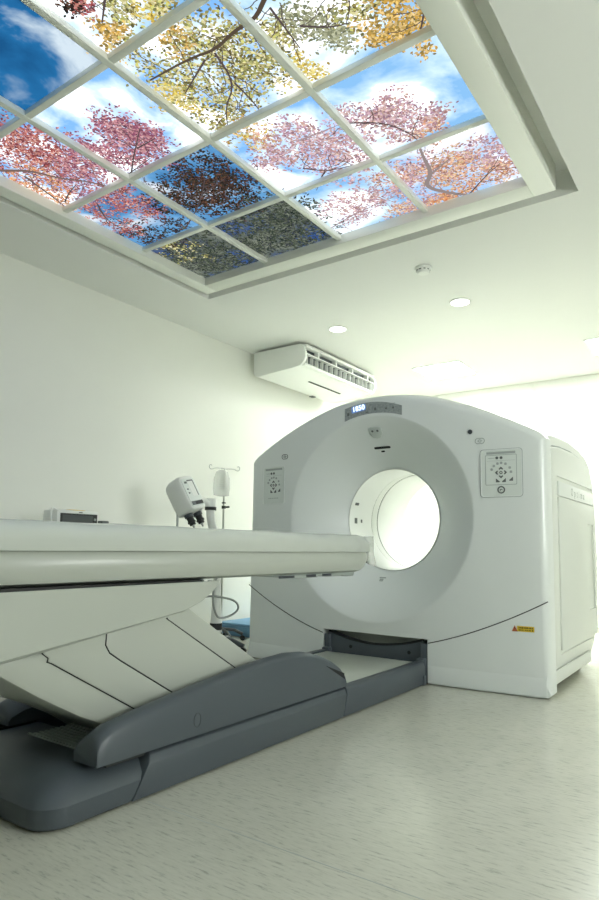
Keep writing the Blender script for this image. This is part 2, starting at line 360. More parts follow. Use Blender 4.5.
CL=[
 (-2.892,1.564,0.120,'red',150),
 (-2.840,1.693,0.141,'red',150),
 (-3.126,1.728,0.157,'red',140),
 (-2.929,1.838,0.146,'red',150),
 (-3.158,1.865,0.146,'org',120),
 (-2.958,2.046,0.132,'pink',120),
 (-3.261,2.046,0.093,'org',70),
 (-3.314,1.810,0.087,'org',80),
 (-2.801,1.870,0.104,'pink',90),
 (-2.403,1.872,0.099,'pink',120),
 (-2.404,1.783,0.074,'pink',90),
 (-2.620,1.859,0.087,'pink',80),
 (-2.426,2.018,0.094,'pink',90),
 (-2.362,1.918,0.086,'pink',90),
 (-2.670,1.807,0.064,'pink',40),
 (-2.624,1.988,0.104,'pink',80),
 (-2.910,2.201,0.123,'red',110),
 (-2.864,2.362,0.094,'red',70),
 (-3.129,2.548,0.136,'drk',90),
 (-3.137,2.436,0.085,'red',50),
 (-3.134,2.210,0.064,'red',50),
 (-3.044,2.683,0.140,'drk',80),
 (-2.845,2.584,0.072,'drk',30),
 (-2.314,2.302,0.146,'drk',200),
 (-2.522,2.396,0.159,'drk',220),
 (-2.403,2.475,0.140,'drk',160),
 (-2.242,2.463,0.116,'drk',110),
 (-2.673,2.422,0.112,'drk',100),
 (-2.465,2.626,0.117,'drk',90),
 (-2.305,2.666,0.094,'drk',50),
 (-2.975,2.983,0.227,'grn',260),
 (-3.139,3.002,0.194,'grn',200),
 (-2.832,3.130,0.233,'grn',240),
 (-3.057,3.170,0.197,'grn',160),
 (-3.086,2.857,0.135,'ylg',90),
 (-2.455,2.992,0.233,'grn',280),
 (-2.283,3.029,0.199,'grn',240),
 (-2.226,2.851,0.177,'grn',180),
 (-2.237,3.183,0.175,'grn',130),
 (-2.622,3.093,0.121,'grn',90),
 (-2.017,1.776,0.071,'yel',110),
 (-2.008,1.858,0.083,'yel',110),
 (-1.917,1.958,0.110,'ylg',120),
 (-1.863,1.806,0.116,'ylg',120),
 (-1.779,1.973,0.096,'ylg',110),
 (-1.777,1.662,0.089,'ylg',110),
 (-1.606,1.627,0.108,'ylg',130),
 (-1.558,1.779,0.103,'ylg',120),
 (-1.575,1.930,0.084,'ylg',90),
 (-1.755,1.586,0.058,'org2',60),
 (-1.994,2.074,0.062,'ylg',50),
 (-1.963,1.669,0.078,'ylg',70),
 (-1.663,1.871,0.075,'ylg',80),
 (-1.660,1.773,0.080,'ylg',80),
 (-1.914,2.128,0.077,'org2',40),
 (-1.912,2.200,0.075,'yel',60),
 (-1.427,1.807,0.085,'ylg',120),
 (-1.306,1.774,0.076,'olv',100),
 (-1.253,1.866,0.076,'olv',120),
 (-1.231,1.939,0.051,'olv',70),
 (-1.435,1.990,0.063,'yel',90),
 (-1.467,2.072,0.065,'yel',60),
 (-1.034,1.904,0.072,'org2',120),
 (-1.003,2.006,0.064,'org2',130),
 (-1.052,2.060,0.040,'org2',70),
 (-1.117,2.016,0.032,'org2',50),
 (-0.921,2.007,0.048,'org2',70),
 (-0.975,2.171,0.029,'org2',30),
 (-1.127,1.842,0.064,'ylg',60),
 (-1.830,1.377,0.059,'ylg',90),
 (-1.738,1.418,0.054,'yel',80),
 (-1.949,1.425,0.049,'org2',90),
 (-2.049,1.479,0.039,'org2',40),
 (-1.951,1.526,0.047,'ylg',30),
 (-1.949,1.276,0.021,'red',25),
 (-1.986,1.250,0.016,'drk',12),
 (-1.689,1.472,0.058,'ylg',70),
 (-1.240,2.428,0.080,'pink2',120),
 (-1.316,2.426,0.061,'pink2',80),
 (-1.117,2.560,0.058,'pink2',80),
 (-1.182,2.661,0.061,'org3',70),
 (-1.258,2.567,0.077,'pink2',80),
 (-1.439,2.360,0.084,'pink2',60),
 (-1.575,2.444,0.079,'pink2',60),
 (-1.473,2.512,0.068,'pink2',40),
 (-1.805,2.384,0.112,'pink2',110),
 (-1.702,2.501,0.118,'pink2',100),
 (-1.940,2.393,0.082,'pink2',70),
 (-1.618,2.607,0.092,'pink2',70),
 (-1.675,2.288,0.079,'pink2',50),
 (-1.861,2.253,0.058,'org3',30),
 (-1.706,2.600,0.096,'pink2',60),
 (-1.883,3.038,0.113,'pink2',90),
 (-1.745,3.037,0.111,'pink2',90),
 (-1.614,3.035,0.081,'pink2',50),
 (-1.636,3.269,0.099,'org3',90),
 (-1.517,3.293,0.078,'org3',70),
 (-1.621,2.819,0.101,'pink2',60),
 (-1.442,2.882,0.093,'org3',110),
 (-1.335,2.900,0.084,'pink2',70),
 (-1.225,2.973,0.106,'org3',140),
 (-1.101,3.003,0.118,'org3',130),
 (-1.044,3.147,0.094,'org3',90),
 (-0.945,3.007,0.084,'pink2',70),
 (-1.015,2.912,0.075,'pink2',50),
 (-1.383,3.277,0.094,'org',110),
 (-1.267,3.290,0.079,'org',90),
 (-1.483,3.025,0.086,'pink2',50),
 (-1.481,3.148,0.081,'pink2',40),
 (-1.234,3.132,0.094,'org3',80),
 (-0.942,3.161,0.067,'org3',50),
]
# palette of a branch, by index
def branch_col(i): return (.045,.04,.035) if i < 20 else (.20,.17,.16)
DENS = {'yel':.6,'org2':.65,'olv':.6,'ylg':.75,'pink':1.3,'red':1.3,'drk':1.25}
tiles = {k: ([], []) for k in TILE_SKY}
def tile_of(x, y, mg=0.0):
    i = int(math.floor((x-GX[0])/.6)); j = int(math.floor((GY[0]-y)/.6))
    if (i, j) not in tiles: return None
    if min(x-GX[i], GX[i+1]-x, GY[j]-y, y-GY[j+1]) < hb + mg - .012: return None
    return (i, j)
for (cx, cy, rad, pal, n) in CL:
    # leaves gather in small sprays inside the cluster
    for s in range(max(4, int(n*4.4*DENS.get(pal, 1))//8)):
        a = random.uniform(0, 6.28); rr = rad*(1.1 if random.random() < .72 else 1.75)*math.sqrt(random.random())
        sx, sy = cx + rr*math.cos(a), cy + rr*math.sin(a)
        for l in range(8):
            x = sx + random.gauss(0, .019); y = sy + random.gauss(0, .019)
            t = tile_of(x, y, .010)
            if not t: continue
            L = random.uniform(.0055, .0125); Wd = L*random.uniform(.4, .65); an = random.uniform(0, 6.28)
            if pal == 'grn': L *= 1.5
            d = Vector((math.cos(an), math.sin(an), 0)); nn = Vector((-d.y, d.x, 0)); c0 = Vector((x, y, 0))
            tiles[t][0].append([c0-d*L, c0-nn*Wd-d*.1*L, c0-nn*Wd*.7+d*.5*L, c0+d*L, c0+nn*Wd*.8+d*.4*L, c0+nn*Wd-d*.2*L])
            col = random.choice(PAL[pal]); g = random.uniform(.55, 1.1)
            tiles[t][1].append(tuple(c*g for c in col))
for bi, br in enumerate(BR):
    P = [Vector((p[0], p[1], 0)) for p in br]
    for _ in range(2):
        Q = [P[0]]
        for a, c in zip(P, P[1:]): Q += [a*.75+c*.25, a*.25+c*.75]
        P = Q + [P[-1]]
    W0 = {0:.022, 1:.016, 9:.019, 15:.024, 16:.016}.get(bi, .010)
    col = {0:(.20,.14,.13), 1:(.16,.12,.12), 9:(.10,.075,.05), 15:(.32,.26,.25), 16:(.32,.26,.25), 14:(.4,.3,.32), 19:(.35,.25,.27)}.get(bi, (.10,.075,.075))
    seg = []
    for a, c in zip(P, P[1:]):
        L = (c-a).length; n = max(1, int(L/.012))
        seg += [(a.lerp(c, k/n), a.lerp(c, (k+1)/n)) for k in range(n)]
    for k, (a, c) in enumerate(seg):
        w = W0*(1 - .55*k/len(seg)) * (.5 if len(seg) and bi not in (0,1,9,15,16) else .5)
        if bi == 15: w = W0*(.25 + .3*math.sin(math.pi*min(1, k/len(seg)*1.3)))
        t = tile_of((a.x+c.x)/2, (a.y+c.y)/2)
        if not t: continue
        d = (c-a).normalized(); nn = Vector((-d.y, d.x, 0))*w
        tiles[t][0].append([(a-d*.002+nn), (a-d*.002-nn), (c+d*.002-nn), (c+d*.002+nn)]); tiles[t][1].append(col)
    # twigs
    for k in range(0, len(seg), 4):
        p = seg[k][0]; ang = random.uniform(0, 6.28)
        for s in range(random.randint(7, 16)):
            ang += random.uniform(-.35, .35); q2 = p + Vector((math.cos(ang), math.sin(ang), 0))*.012
            t = tile_of((p.x+q2.x)/2, (p.y+q2.y)/2)
            if t:
                d = (q2-p).normalized(); nn = Vector((-d.y, d.x, 0))*.0019
                tiles[t][0].append([p+nn, p-nn, q2-nn, q2+nn]); tiles[t][1].append(tuple(c for c in col))
            p = q2
for (i, j), (polys, cols) in tiles.items():
    cx, cy = (GX[i]+GX[i+1])/2, (GY[j]+GY[j+1])/2
    mb = MB(); hw = .3 - .004
    e_ = hb + .0015
    mb.box(max(cx-hw, GX[0]+e_), min(cx+hw, GX[4]-e_), max(cy-hw, GY[5]+e_), min(cy+hw, GY[0]-e_), ZT, ZT+.012)
    mb.cm = 1
    for k, pl in enumerate(polys):
        z = ZT - .0006 - .0000003*k
        mb.add([(min(max(p.x, GX[0]+e_), GX[4]-e_), min(max(p.y, GY[5]+e_), GY[0]-e_), z) for p in pl], [tuple(range(len(pl)))])
    me = bpy.data.meshes.new('backlit_picture_panel'); me.from_pydata([(v[0]-cx, v[1]-cy, v[2]-ZT) for v in mb.v], [], mb.f)
    me.materials.append(SKY[TILE_SKY[(i, j)]]); me.materials.append(M['print']); me.polygons.foreach_set('material_index', mb.m)
    at = me.attributes.new('print', 'FLOAT_COLOR', 'CORNER'); buf = []
    for p in me.polygons:
        c = (1, 1, 1) if p.index < 6 else cols[p.index-6]
        buf += [c[0], c[1], c[2], 1]*p.loop_total
    at.data.foreach_set('color', buf)
    o = bpy.data.objects.new('backlit_picture_panel', me); o.location = (cx, cy, ZT); COL.objects.link(o)
    tag(o, LABELS[(i, j)], 'light panel', 'backlit tree-picture panels in the skylight')

# ------------------------------------------------------------------ ceiling lamps, detector
def square_lamp(x, y, label):
    e = empty('ceiling_light', (x, y, HC), label, 'ceiling light', 'square ceiling lights'); e['kind'] = 'thing'
    q = MB(); hw = .27
    q.prism(rrect(2*hw, 2*hw, .01), 'Z', HC-.010, HC-.0005, Matrix.Translation((x, y, 0))); q.build('housing', M['white'], e)
    q = MB(); q.box(x-.245, x+.245, y-.245, y+.245, HC-.013, HC-.0105); q.build('diffuser', M['lamp'], e, smooth=0)
    return e
l0 = square_lamp(-2.63, 6.33, 'square white ceiling light just above the scanner, beyond the air conditioner')
l1 = copy_tree(l0, (-0.90, 6.33, HC)); l1['label'] = 'square white ceiling light cut by the right photo edge'
q = MB(); e = empty('downlight', (-1.78, 4.60, HC), 'round recessed downlight between the smoke detector and the scanner', 'downlight', 'round downlights')
q.ring(.085, .070, -.006, -.0004, Matrix.Translation((-1.78, 4.60, HC))); q.build('trim_ring', M['white'], e)
q = MB(); q.disc(.0695, -.004, -.0006, Matrix.Translation((-1.78, 4.60, HC)), 32); q.build('lens', M['downlight'], e)
d2 = copy_tree(e, (-2.915, 4.60, HC)); d2['label'] = 'round recessed downlight nearest the air conditioner'
sd = empty('smoke_detector', (-1.768, 3.885, HC), 'round white smoke detector on the ceiling near the skylight', 'smoke detector')
T = Matrix.Translation((-1.768, 3.885, HC))
q = MB(); q.disc(.060, -.014, -.0004, T, 32); q.build('base', M['white'], sd, bevel=.002)
q = MB(); q.disc(.036, -.040, -.0145, T, 32, r2=.052); q.build('cover', M['white'], sd, bevel=.003)
q = MB()
for k in range(10):
    a = 2*math.pi*k/10; q.box(-.007, .007, -.003, .003, -.024, -.018, T @ Matrix.Rotation(a, 4, 'Z') @ Matrix.Translation((0, .046, 0)))
q.build('vent', M['ink'], sd, smooth=0)

# ------------------------------------------------------------------ air conditioner
ac = empty('air_conditioner', (-3.65, 5.42, 2.47), 'white ceiling-hung air conditioner in the corner of left wall and ceiling', 'air conditioner')
prof = [(-3.95,2.715),(-3.95,2.50),(-3.93,2.475),(-3.88,2.468),(-3.46,2.492),(-3.385,2.505),(-3.345,2.535),(-3.325,2.58),(-3.325,2.63),(-3.345,2.685),(-3.385,2.715)]
y0, y1 = 4.68, 6.06
q = MB(); q.prism(prof, 'Y', y0, y0+.035); q.build('end_cap', M['white'], ac, bevel=.008)
q = MB(); q.prism(prof, 'Y', y1-.035, y1); q.build('end_cap', M['white'], ac, bevel=.008)
body = [(x, z) for x, z in prof if x < -3.4] ; body = [(-3.945,2.712),(-3.945,2.50),(-3.93,2.478),(-3.88,2.471),(-3.46,2.495),(-3.40,2.507),(-3.40,2.712)]
q = MB(); q.prism(body, 'Y', y0+.036, y1-.036); q.build('casing', M['white'], ac)
q = MB(); q.box(-3.40+.001, -3.335, y0+.036, y1-.036, 2.682, 2.712); q.box(-3.40+.001, -3.345, y0+.036, y1-.036, 2.507, 2.532); q.build('outlet_rim', M['white'], ac, bevel=.005)
q = MB(); q.box(-3.399, -3.390, y0+.036, y1-.036, 2.533, 2.681); q.build('outlet_cavity', M['dgrey'], ac, smooth=0)
for zz in (2.634, ):
    q = MB(); q.prism([(-3.385,zz-.012),(-3.33,zz-.02),(-3.33,zz-.012),(-3.385,zz+.004)], 'Y', y0+.04, y1-.04); q.build('louvre', M['white'], ac)
for k in range(15):
    yy = y0 + .08 + k*(y1-y0-.16)/14
    q = MB(); q.box(-3.388, -3.350, yy-.0035, yy+.0035, 2.536, 2.612); q.build('vane', M['white'], ac, smooth=0)
for k in range(4):
    yy = y0 + .25 + k*.32
    q = MB(); q.box(-3.388, -3.340, yy-.012, yy+.012, 2.625, 2.680); q.build('louvre_bracket', M['white'], ac)
q = MB(); q.box(-3.62, -3.60, 5.15, 5.75, 2.484, 2.4895, Matrix.Translation((0,0,-.0035))); q.build('intake_slot', M['seam'], ac, smooth=0)
q = MB(); q.box(-3.93, -3.88, 5.62, 5.68, 2.462, 2.4705); q.build('drain_clip', M['ink'], ac)
for yy in (4.95, 5.85):
    for xx in (-3.85, -3.5):
        q = MB(); q.box(xx-.02, xx+.02, yy-.03, yy+.03, 2.712, HC); q.build('hanger_bracket', M['steel'], ac)
# ------------------------------------------------------------------ CT gantry
GXC, GZC = -1.98, .998
def yf(dx): return 3.612 - .055*(1 - (min(abs(dx), 1.06)/1.06)**2)
RB, RC, YB0, YB1 = .348, .665, 3.84, 4.72
ARC = [(0,1.797),(.13,1.792),(.25,1.778),(.38,1.748),(.51,1.707),(.626,1.664),(.74,1.615),(.86,1.557),(.97,1.499),(1.03,1.463),(1.058,1.432)]
def smooth_arc(A):
    out = []
    for i in range(len(A)-1):
        p0 = A[max(i-1,0)] if i else (-A[1][0], A[1][1]); p1 = A[i]; p2 = A[i+1]; p3 = A[min(i+2, len(A)-1)]
        for k in range(4):
            t = k/4
            out.append(tuple(.5*((2*p1[d]) + (-p0[d]+p2[d])*t + (2*p0[d]-5*p1[d]+4*p2[d]-p3[d])*t*t + (-p0[d]+3*p1[d]-3*p2[d]+p3[d])*t**3) for d in (0,1)))
    return out + [A[-1]]
half = smooth_arc(ARC)
def outline(hw=1.073, dz=0.0, z0=.003):
    s = hw/1.06
    r = [(x*s, z+dz) for x, z in half] + [(hw, .9), (hw, z0+.02), (hw-.02, z0)]
    return [(-x, z) for x, z in reversed(r[1:])] + r      # from bottom-left over the top to bottom-right
def rad(poly, th):
    d = (math.sin(th), math.cos(th)); best = 9
    n = len(poly)
    for i in range(n):
        a = (poly[i][0], poly[i][1]-GZC); c = poly[(i+1)%n]; c = (c[0], c[1]-GZC)
        e = (c[0]-a[0], c[1]-a[1]); det = d[0]*(-e[1]) + d[1]*e[0]
        if abs(det) < 1e-9: continue
        t = (a[0]*(-e[1]) + a[1]*e[0])/det; u = (d[0]*a[1] - d[1]*a[0])/det
        if t > 0 and -1e-6 <= u <= 1+1e-6: best = min(best, t)
    return best
POLY = outline()
def thetas(poly, n=200):
    t = [2*math.pi*i/n for i in range(n)]
    t += [math.atan2(x, z-GZC) % (2*math.pi) for x, z in poly]
    t = sorted(t); out = []
    for a in t:
        if not out or a - out[-1] > .004: out.append(a)
    return out
TH = thetas(POLY); RO = [rad(POLY, t) for t in TH]
def ringpts(rfun, yfun):
    out = []
    for t, ro in zip(TH, RO):
        r = rfun(t, ro); x = r*math.sin(t); z = r*math.cos(t)
        out.append((GXC + x, yfun(x, z, r), GZC + z))
    return out
def cone_y(r, x):
    s = min(max((r-RB)/(RC-RB), 0), 1); f = yf(x)
    w = (1-s)**1.25
    return f + (YB0 - f)*w
gantry = empty('ct_scanner', (GXC, 4.2, 0), 'large white ring-shaped scanner with a round bore, standing on the floor', 'scanner')
rings = []
for s in [0, .04, .1, .2, .3, .4, .5, .6, .7, .8, .86, .91, .95, .98, 1.0]:
    r = RB + (RC-RB)*s
    rings.append(ringpts(lambda t, ro, r=r: r, lambda x, z, r: cone_y(r, x)))
for s in [.03, .1, .3, .55, .8]:
    rings.append(ringpts(lambda t, ro, s=s: RC + (ro-.05-RC)*s, lambda x, z, r: yf(x)))
for ins, dy in [(.05,0),(.033,.003),(.018,.012),(.007,.026),(0,.045),(0,.115)]:
    rings.append(ringpts(lambda t, ro, i=ins: ro - i*(.04 if ro*math.cos(t) < -(GZC-.04) else 1), lambda x, z, r, d=dy: yf(x)*(1 if d < .1 else 0) + (d if d < .1 else 3.722)))
rings.append(ringpts(lambda t, ro: RB+.06, lambda x, z, r: 3.80 + .04))
q = MB(); q.loft(rings, wrap=True)
cover = q.build('front_cover', M['gantry'], None, smooth=35)
NX0, NX1, NZ = -2.352, -1.605, .262
k = MB(); k.prism([(NX0,-.1),(NX1,-.1),(NX1,NZ),(NX0,NZ+.004)], 'Y', 3.3, 3.705); kc = k.build('k', M['gantry'])
cut(cover, [kc]); par(cover, gantry)
# rear body
P2 = outline(1.01, .03, .03); RO2 = [rad(P2, t) for t in TH]
def ring2(sc, y, rmin=None):
    out = []
    for t, ro in zip(TH, RO2):
        r = ro*sc if rmin is None else rmin
        out.append((GXC + r*math.sin(t), y, GZC + r*math.cos(t)))
    return out
rr = [ring2(0,3.865,.42), ring2(.985,3.726), ring2(1,3.74), ring2(1,4.3), ring2(1,4.70), ring2(.985,4.82), ring2(.955,4.90), ring2(.91,4.95), ring2(0,4.96,.62), ring2(0,4.93,.56), ring2(0,4.84,.45), ring2(0,4.76,.385), ring2(0,4.723,.362), ring2(0,4.6,.362), ring2(0,3.866,.362)]
q = MB(); q.loft(rr, wrap=True); body = q.build('rear_cover', M['side'], gantry, smooth=35)
# bore liner tube: front lip, scan window band, rear part
def tube_part(name, m, prof):
    n = 96; q = MB()
    q.loft([[(GXC + r*math.sin(2*math.pi*i/n), y, GZC + r*math.cos(2*math.pi*i/n)) for i in range(n)] for r, y in prof], wrap=True)
    return q.build(name, m, gantry, smooth=40)
tube_part('bore_liner', M['liner'], [(RB,3.842),(.3475,3.90),(.3475,4.17),(.360,4.17),(.360,3.842)])
tube_part('scan_window', M['white'], [(.3495,4.178),(.3495,4.258),(.360,4.258),(.360,4.178)])
tube_part('bore_liner', M['liner'], [(.3475,4.266),(.3475,4.66),(.350,4.718),(.360,4.718),(.360,4.266)])
tube_part('bore_seam', M['seam'], [(.3505,4.171),(.3505,4.177),(.36,4.177),(.36,4.171)])
tube_part('bore_seam', M['seam'], [(.3505,4.259),(.3505,4.265),(.36,4.265),(.36,4.259)])
tube_part('bore_lip', M['white'], [(.341,3.836),(.3405,3.845),(.3455,3.852),(.349,3.846),(.3485,3.838),(.346,3.834)])
# laser windows in the bore wall
for (a, yy, w, h) in ((-90, 3.94, .02, .035), (-90, 4.02, .012, .02), (-70, 3.92, .010, .05)):
    t = math.radians(a); n = Vector((-math.sin(t), 0, -math.cos(t)))
    q = MB(); q.prism(rrect(w*2, h, .004), 'Z', 0, .0015, fr((GXC + .3474*math.sin(t), yy, GZC + .3474*math.cos(t)), n, (0,1,0))); q.build('laser_window', M['ink'], gantry)
# curved seam between upper and lower front covers
def seam_z(dx): return .185 + .335*(abs(dx)/1.06)**1.75
for a, b_ in ((-1.064, -.374), (.379, 1.064)):
    q = MB(); pts = []
    for i in range(31):
        dx = a + (b_-a)*i/30; pts.append((GXC+dx, yf(dx)+.0008, seam_z(dx)))
    q.tube(pts, .0032, 6); q.build('cover_seam', M['seam'], gantry)
q = MB(); q.tube([(GXC+1.0595, 3.66, .522),(GXC+1.0602, 3.70,.524)], .003, 6); q.build('cover_seam', M['seam'], gantry)
# skirt line at the foot of the front cover
for a, b_ in ((-1.05, -.374), (.379, 1.05)):
    q = MB(); prof = []
    R_ = []
    for i in range(17):
        dx = a + (b_-a)*i/16; y = yf(dx)
        R_.append([(GXC+dx, y+.004, .125), (GXC+dx, y-.007, .085), (GXC+dx, y-.008, .012), (GXC+dx, y+.01, .010)])
    q.loft(R_); q.build('skirt', M['gantry'], gantry, smooth=30)
q = MB(); q.box(GXC-.98, GXC-.36, 3.70, 4.75, .0, .03); q.box(GXC+.385, GXC+.98, 3.66, 4.75, .0, .03); q.box(GXC-.36, GXC+.385, 3.74, 4.75, 0, .03)
q.build('plinth', M['black'], gantry, smooth=0)
# recess lining behind the table bracket
q = MB(); q.box(NX0+.002, NX1-.002, 3.668, 3.704, .03, NZ-.002); q.build('recess_back', M['beige'], gantry)

# ---- things on the front face
def fp(dx, z, off=0.0):
    r = math.hypot(dx, z-GZC)
    if r >= RC-.001: y = yf(dx); n = Vector((.11*dx/1.06, -1, 0)).normalized()*1
    else:
        y = cone_y(r, dx); e = .002
        gy = (cone_y(r+e, dx) - cone_y(r-e, dx))/(2*e)
        n = Vector((gy*dx/r, -1, gy*(z-GZC)/r)).normalized()
    return fr(Vector((GXC+dx, y, z)) + n*off, n)
def keypad(dx, z, label_side):
    T = fp(dx, z, .0005)
    pn = MB(); pn.ring(1,1,0,0) if False else None
    w, h = (.236, .276) if label_side == 'right' else (.215, .275)
    outer = rrect(w, h, .018); inner = rrect(w-.012, h-.012, .014)
    n = len(outer)
    pn.add([(x,y,0) for x,y in outer] + [(x,y,.004) for x,y in outer] + [(x,y,.004) for x,y in inner] + [(x,y,0) for x,y in inner],
           [(k*n+i, k*n+(i+1)%n, ((k+1)%4)*n+(i+1)%n, ((k+1)%4)*n+i) for k in range(4) for i in range(n)], T)
    bz = pn.build('control_panel', M['gantry'], gantry, bevel=.001)
    if label_side == 'right':
        oo = rrect(w+.006, h+.006, .020); nn = len(oo); q = MB()
        q.add([(x,y,0) for x,y in oo] + [(x,y,.0012) for x,y in oo] + [(x,y,.0012) for x,y in outer] + [(x,y,0) for x,y in outer],
              [(k*nn+i, k*nn+(i+1)%nn, ((k+1)%4)*nn+(i+1)%nn, ((k+1)%4)*nn+i) for k in range(4) for i in range(nn)], T)
        q.build('frame_gap', M['lightink'], bz)
        pw = MB(); pi = rrect(.178, .176, .006, 3, (0, .018)); pj = rrect(.172, .170, .004, 3, (0, .018)); n3 = len(pi)
        pw.add([(x,y,.002) for x,y in pi] + [(x,y,.0034) for x,y in pi] + [(x,y,.0034) for x,y in pj] + [(x,y,.002) for x,y in pj],
              [(k*n3+i, k*n3+(i+1)%n3, ((k+1)%4)*n3+(i+1)%n3, ((k+1)%4)*n3+i) for k in range(4) for i in range(n3)], T)
        pw.build('inner_rim', M['lightink'], bz)
    q = MB(); q.prism(rrect(w-.014, h-.014, .012), 'Z', -.0002, .002, T); q.build('keypad_film', M['panel'], bz)
    T2 = T @ Matrix.Translation((0, .008, .0021))
    q = MB(); q.box(-.082, .082, .102, .116, 0, .0006, T2); q.build('panel_shade_strip', M['lightink'], bz, smooth=0)
    for (xa, xb, ya, yb_) in ((-.072,-.035,.078,.081),(-.08,.08,.063,.0642)):
        q = MB(); q.box(xa, xb, ya, yb_, 0, .0005, T2); q.build('panel_print', M['lightink'], bz, smooth=0)
    for x in (-.022, .002):
        q = MB(); q.disc(.0085, 0, .002, T2, 16, c=(x, .080)); q.build('button', M['ink'], bz)
    for kk, a in enumerate((160, 135, 110, 88, 62, 28, 2)):
        x, y = .056*math.cos(math.radians(a)), .056*math.sin(math.radians(a)) - .006
        q = MB(); q.prism(rrect(.014, .014, .004, 3, (x, y)), 'Z', 0, .002, T2); q.build('button', M['lightink'], bz)
    c = (0, -.006)
    for a in (0, 90, 180, 270):
        Tr = T2 @ Matrix.Translation((c[0], c[1], 0)) @ Matrix.Rotation(math.radians(a), 4, 'Z')
        q = MB(); q.prism([(.016,-.010),(.022,-.012),(.034,0),(.022,.012),(.016,.010),(.022,0)], 'Z', 0, .0022, Tr); q.build('arrow_button', M['ink'], bz, smooth=0)
    q = MB(); q.ring(.009, .0045, 0, .002, T2 @ Matrix.Translation((c[0], c[1], 0)), 16); q.build('centre_button', M['ink'], bz)
    for (x, s) in ((-.018, 1), (.016, -1), (.056, -1)):
        q = MB(); y0 = -.052 if x < .05 else -.046
        q.prism([(x-.011*s, y0+.013), (x+.011*s, y0-.006), (x+.009*s, y0-.010), (x-.011*s, y0-.010)], 'Z', 0, .002, T2); q.build('corner_button', M['ink'], bz, smooth=0)
    if label_side == 'right':
        Te = T @ Matrix.Translation((0, -.098, .0021))
        q = MB(); q.ring(.022, .0145, 0, .0014, Te, 28); em = q.build('round_emblem', M['ink'], bz)
        q = MB(); text_into(q, 'ge', .021, Te @ Matrix.Translation((0, .001, .0006)), .0003, .85, .0006)
        q.build('emblem_mark', M['ink'], em, smooth=0)
    else:
        q = MB()
        for k2 in range(6): q.box(-.048 + k2*.017, -.048 + k2*.017 + .010, -.096, -.090, 0, .0005, T @ Matrix.Translation((0,0,.0021)))
        q.build('panel_caption', M['lightink'], bz, smooth=0)
    return bz
keypad(.826, 1.243, 'right'); keypad(-.834, 1.245, 'left')
# oval symbols and the dark sensor button
for dx, z in ((.706, 1.438), (-.731, 1.447)):
    T = fp(dx, z, .0004); q = MB(); sh = rrect(.058, .036, .0175, 6); si = rrect(.050, .028, .0138, 6); n = len(sh)
    q.add([(x,y,0) for x,y in sh]+[(x,y,.0015) for x,y in sh]+[(x,y,.0015) for x,y in si]+[(x,y,0) for x,y in si], [(k*n+i, k*n+(i+1)%n, ((k+1)%4)*n+(i+1)%n, ((k+1)%4)*n+i) for k in range(4) for i in range(n)], T)
    q.ring(.010, .0075, 0, .0015, T, 16); q.box(-.016, .016, -.0012, .0012, 0, .0012, T)
    q.build('oval_symbol', M['lightink'] if dx > 0 else M['ink'], gantry, smooth=0)
q = MB(); T = fp(.649, 1.497, .0); q.disc(.015, 0, .006, T, 24, r2=.012); q.build('sensor_button', M['dgrey'], gantry, bevel=.002)
# display strip over the bore: curved band
q = MB(); Ro, Ri, Rj = .800, .700, .699
def disp_pts():
    top = []; bot = []
    for i in range(13):
        dx = -.213 + .424*i/12
        zt = 1.776 - .035*((dx)/.21)**2 - .012*(dx/.21) - .008; zb = GZC + math.sqrt(max(.01, (RC+.012)**2 - dx*dx))
        top.append((dx, zt - .014)); bot.append((dx, zb + .004))
    return top, bot
top, bot = disp_pts(); R_ = []
for (tx, tz), (bx_, bz_) in zip(top, bot):
    y = yf(tx)
    R_.append([(GXC+tx, y-.0025, tz), (GXC+tx, y-.0025, bz_), (GXC+tx, y+.003, bz_), (GXC+tx, y+.003, tz)])
q.loft(R_); ds = q.build('display_strip', M['disp'], gantry, smooth=30)
T = fp(-.105, 1.722, .0026) @ Matrix.Rotation(math.radians(7), 4, 'Z')
q = MB(); q.prism(rrect(.112, .046, .01), 'Z', 0, .0006, T); dg_ = q.build('digit_window', M['digitglow'], ds)
q = MB(); text_into(q, '1850', .046, T @ Matrix.Translation((0, 0, .001)), .0004, 1.05, .0012); q.build('digits', M['digits'], ds, smooth=0)
for dx, z, w, h in ((-.185,1.690,.016,.020),(-.165,1.725,.03,.004),(.0,1.745,.05,.004),(.06,1.738,.06,.003),(.13,1.728,.07,.003),(.17,1.712,.03,.005),(.02,1.705,.012,.02),(.10,1.70,.012,.012),(.15,1.70,.012,.012),(-.04,1.69,.02,.006)):
    q = MB(); q.prism(rrect(w, h, min(w,h)*.3, 3), 'Z', 0, .0006, fp(dx, z, .0027)); q.build('strip_marking', M['lightink'] if w > .02 else M['ink'], ds, smooth=0)
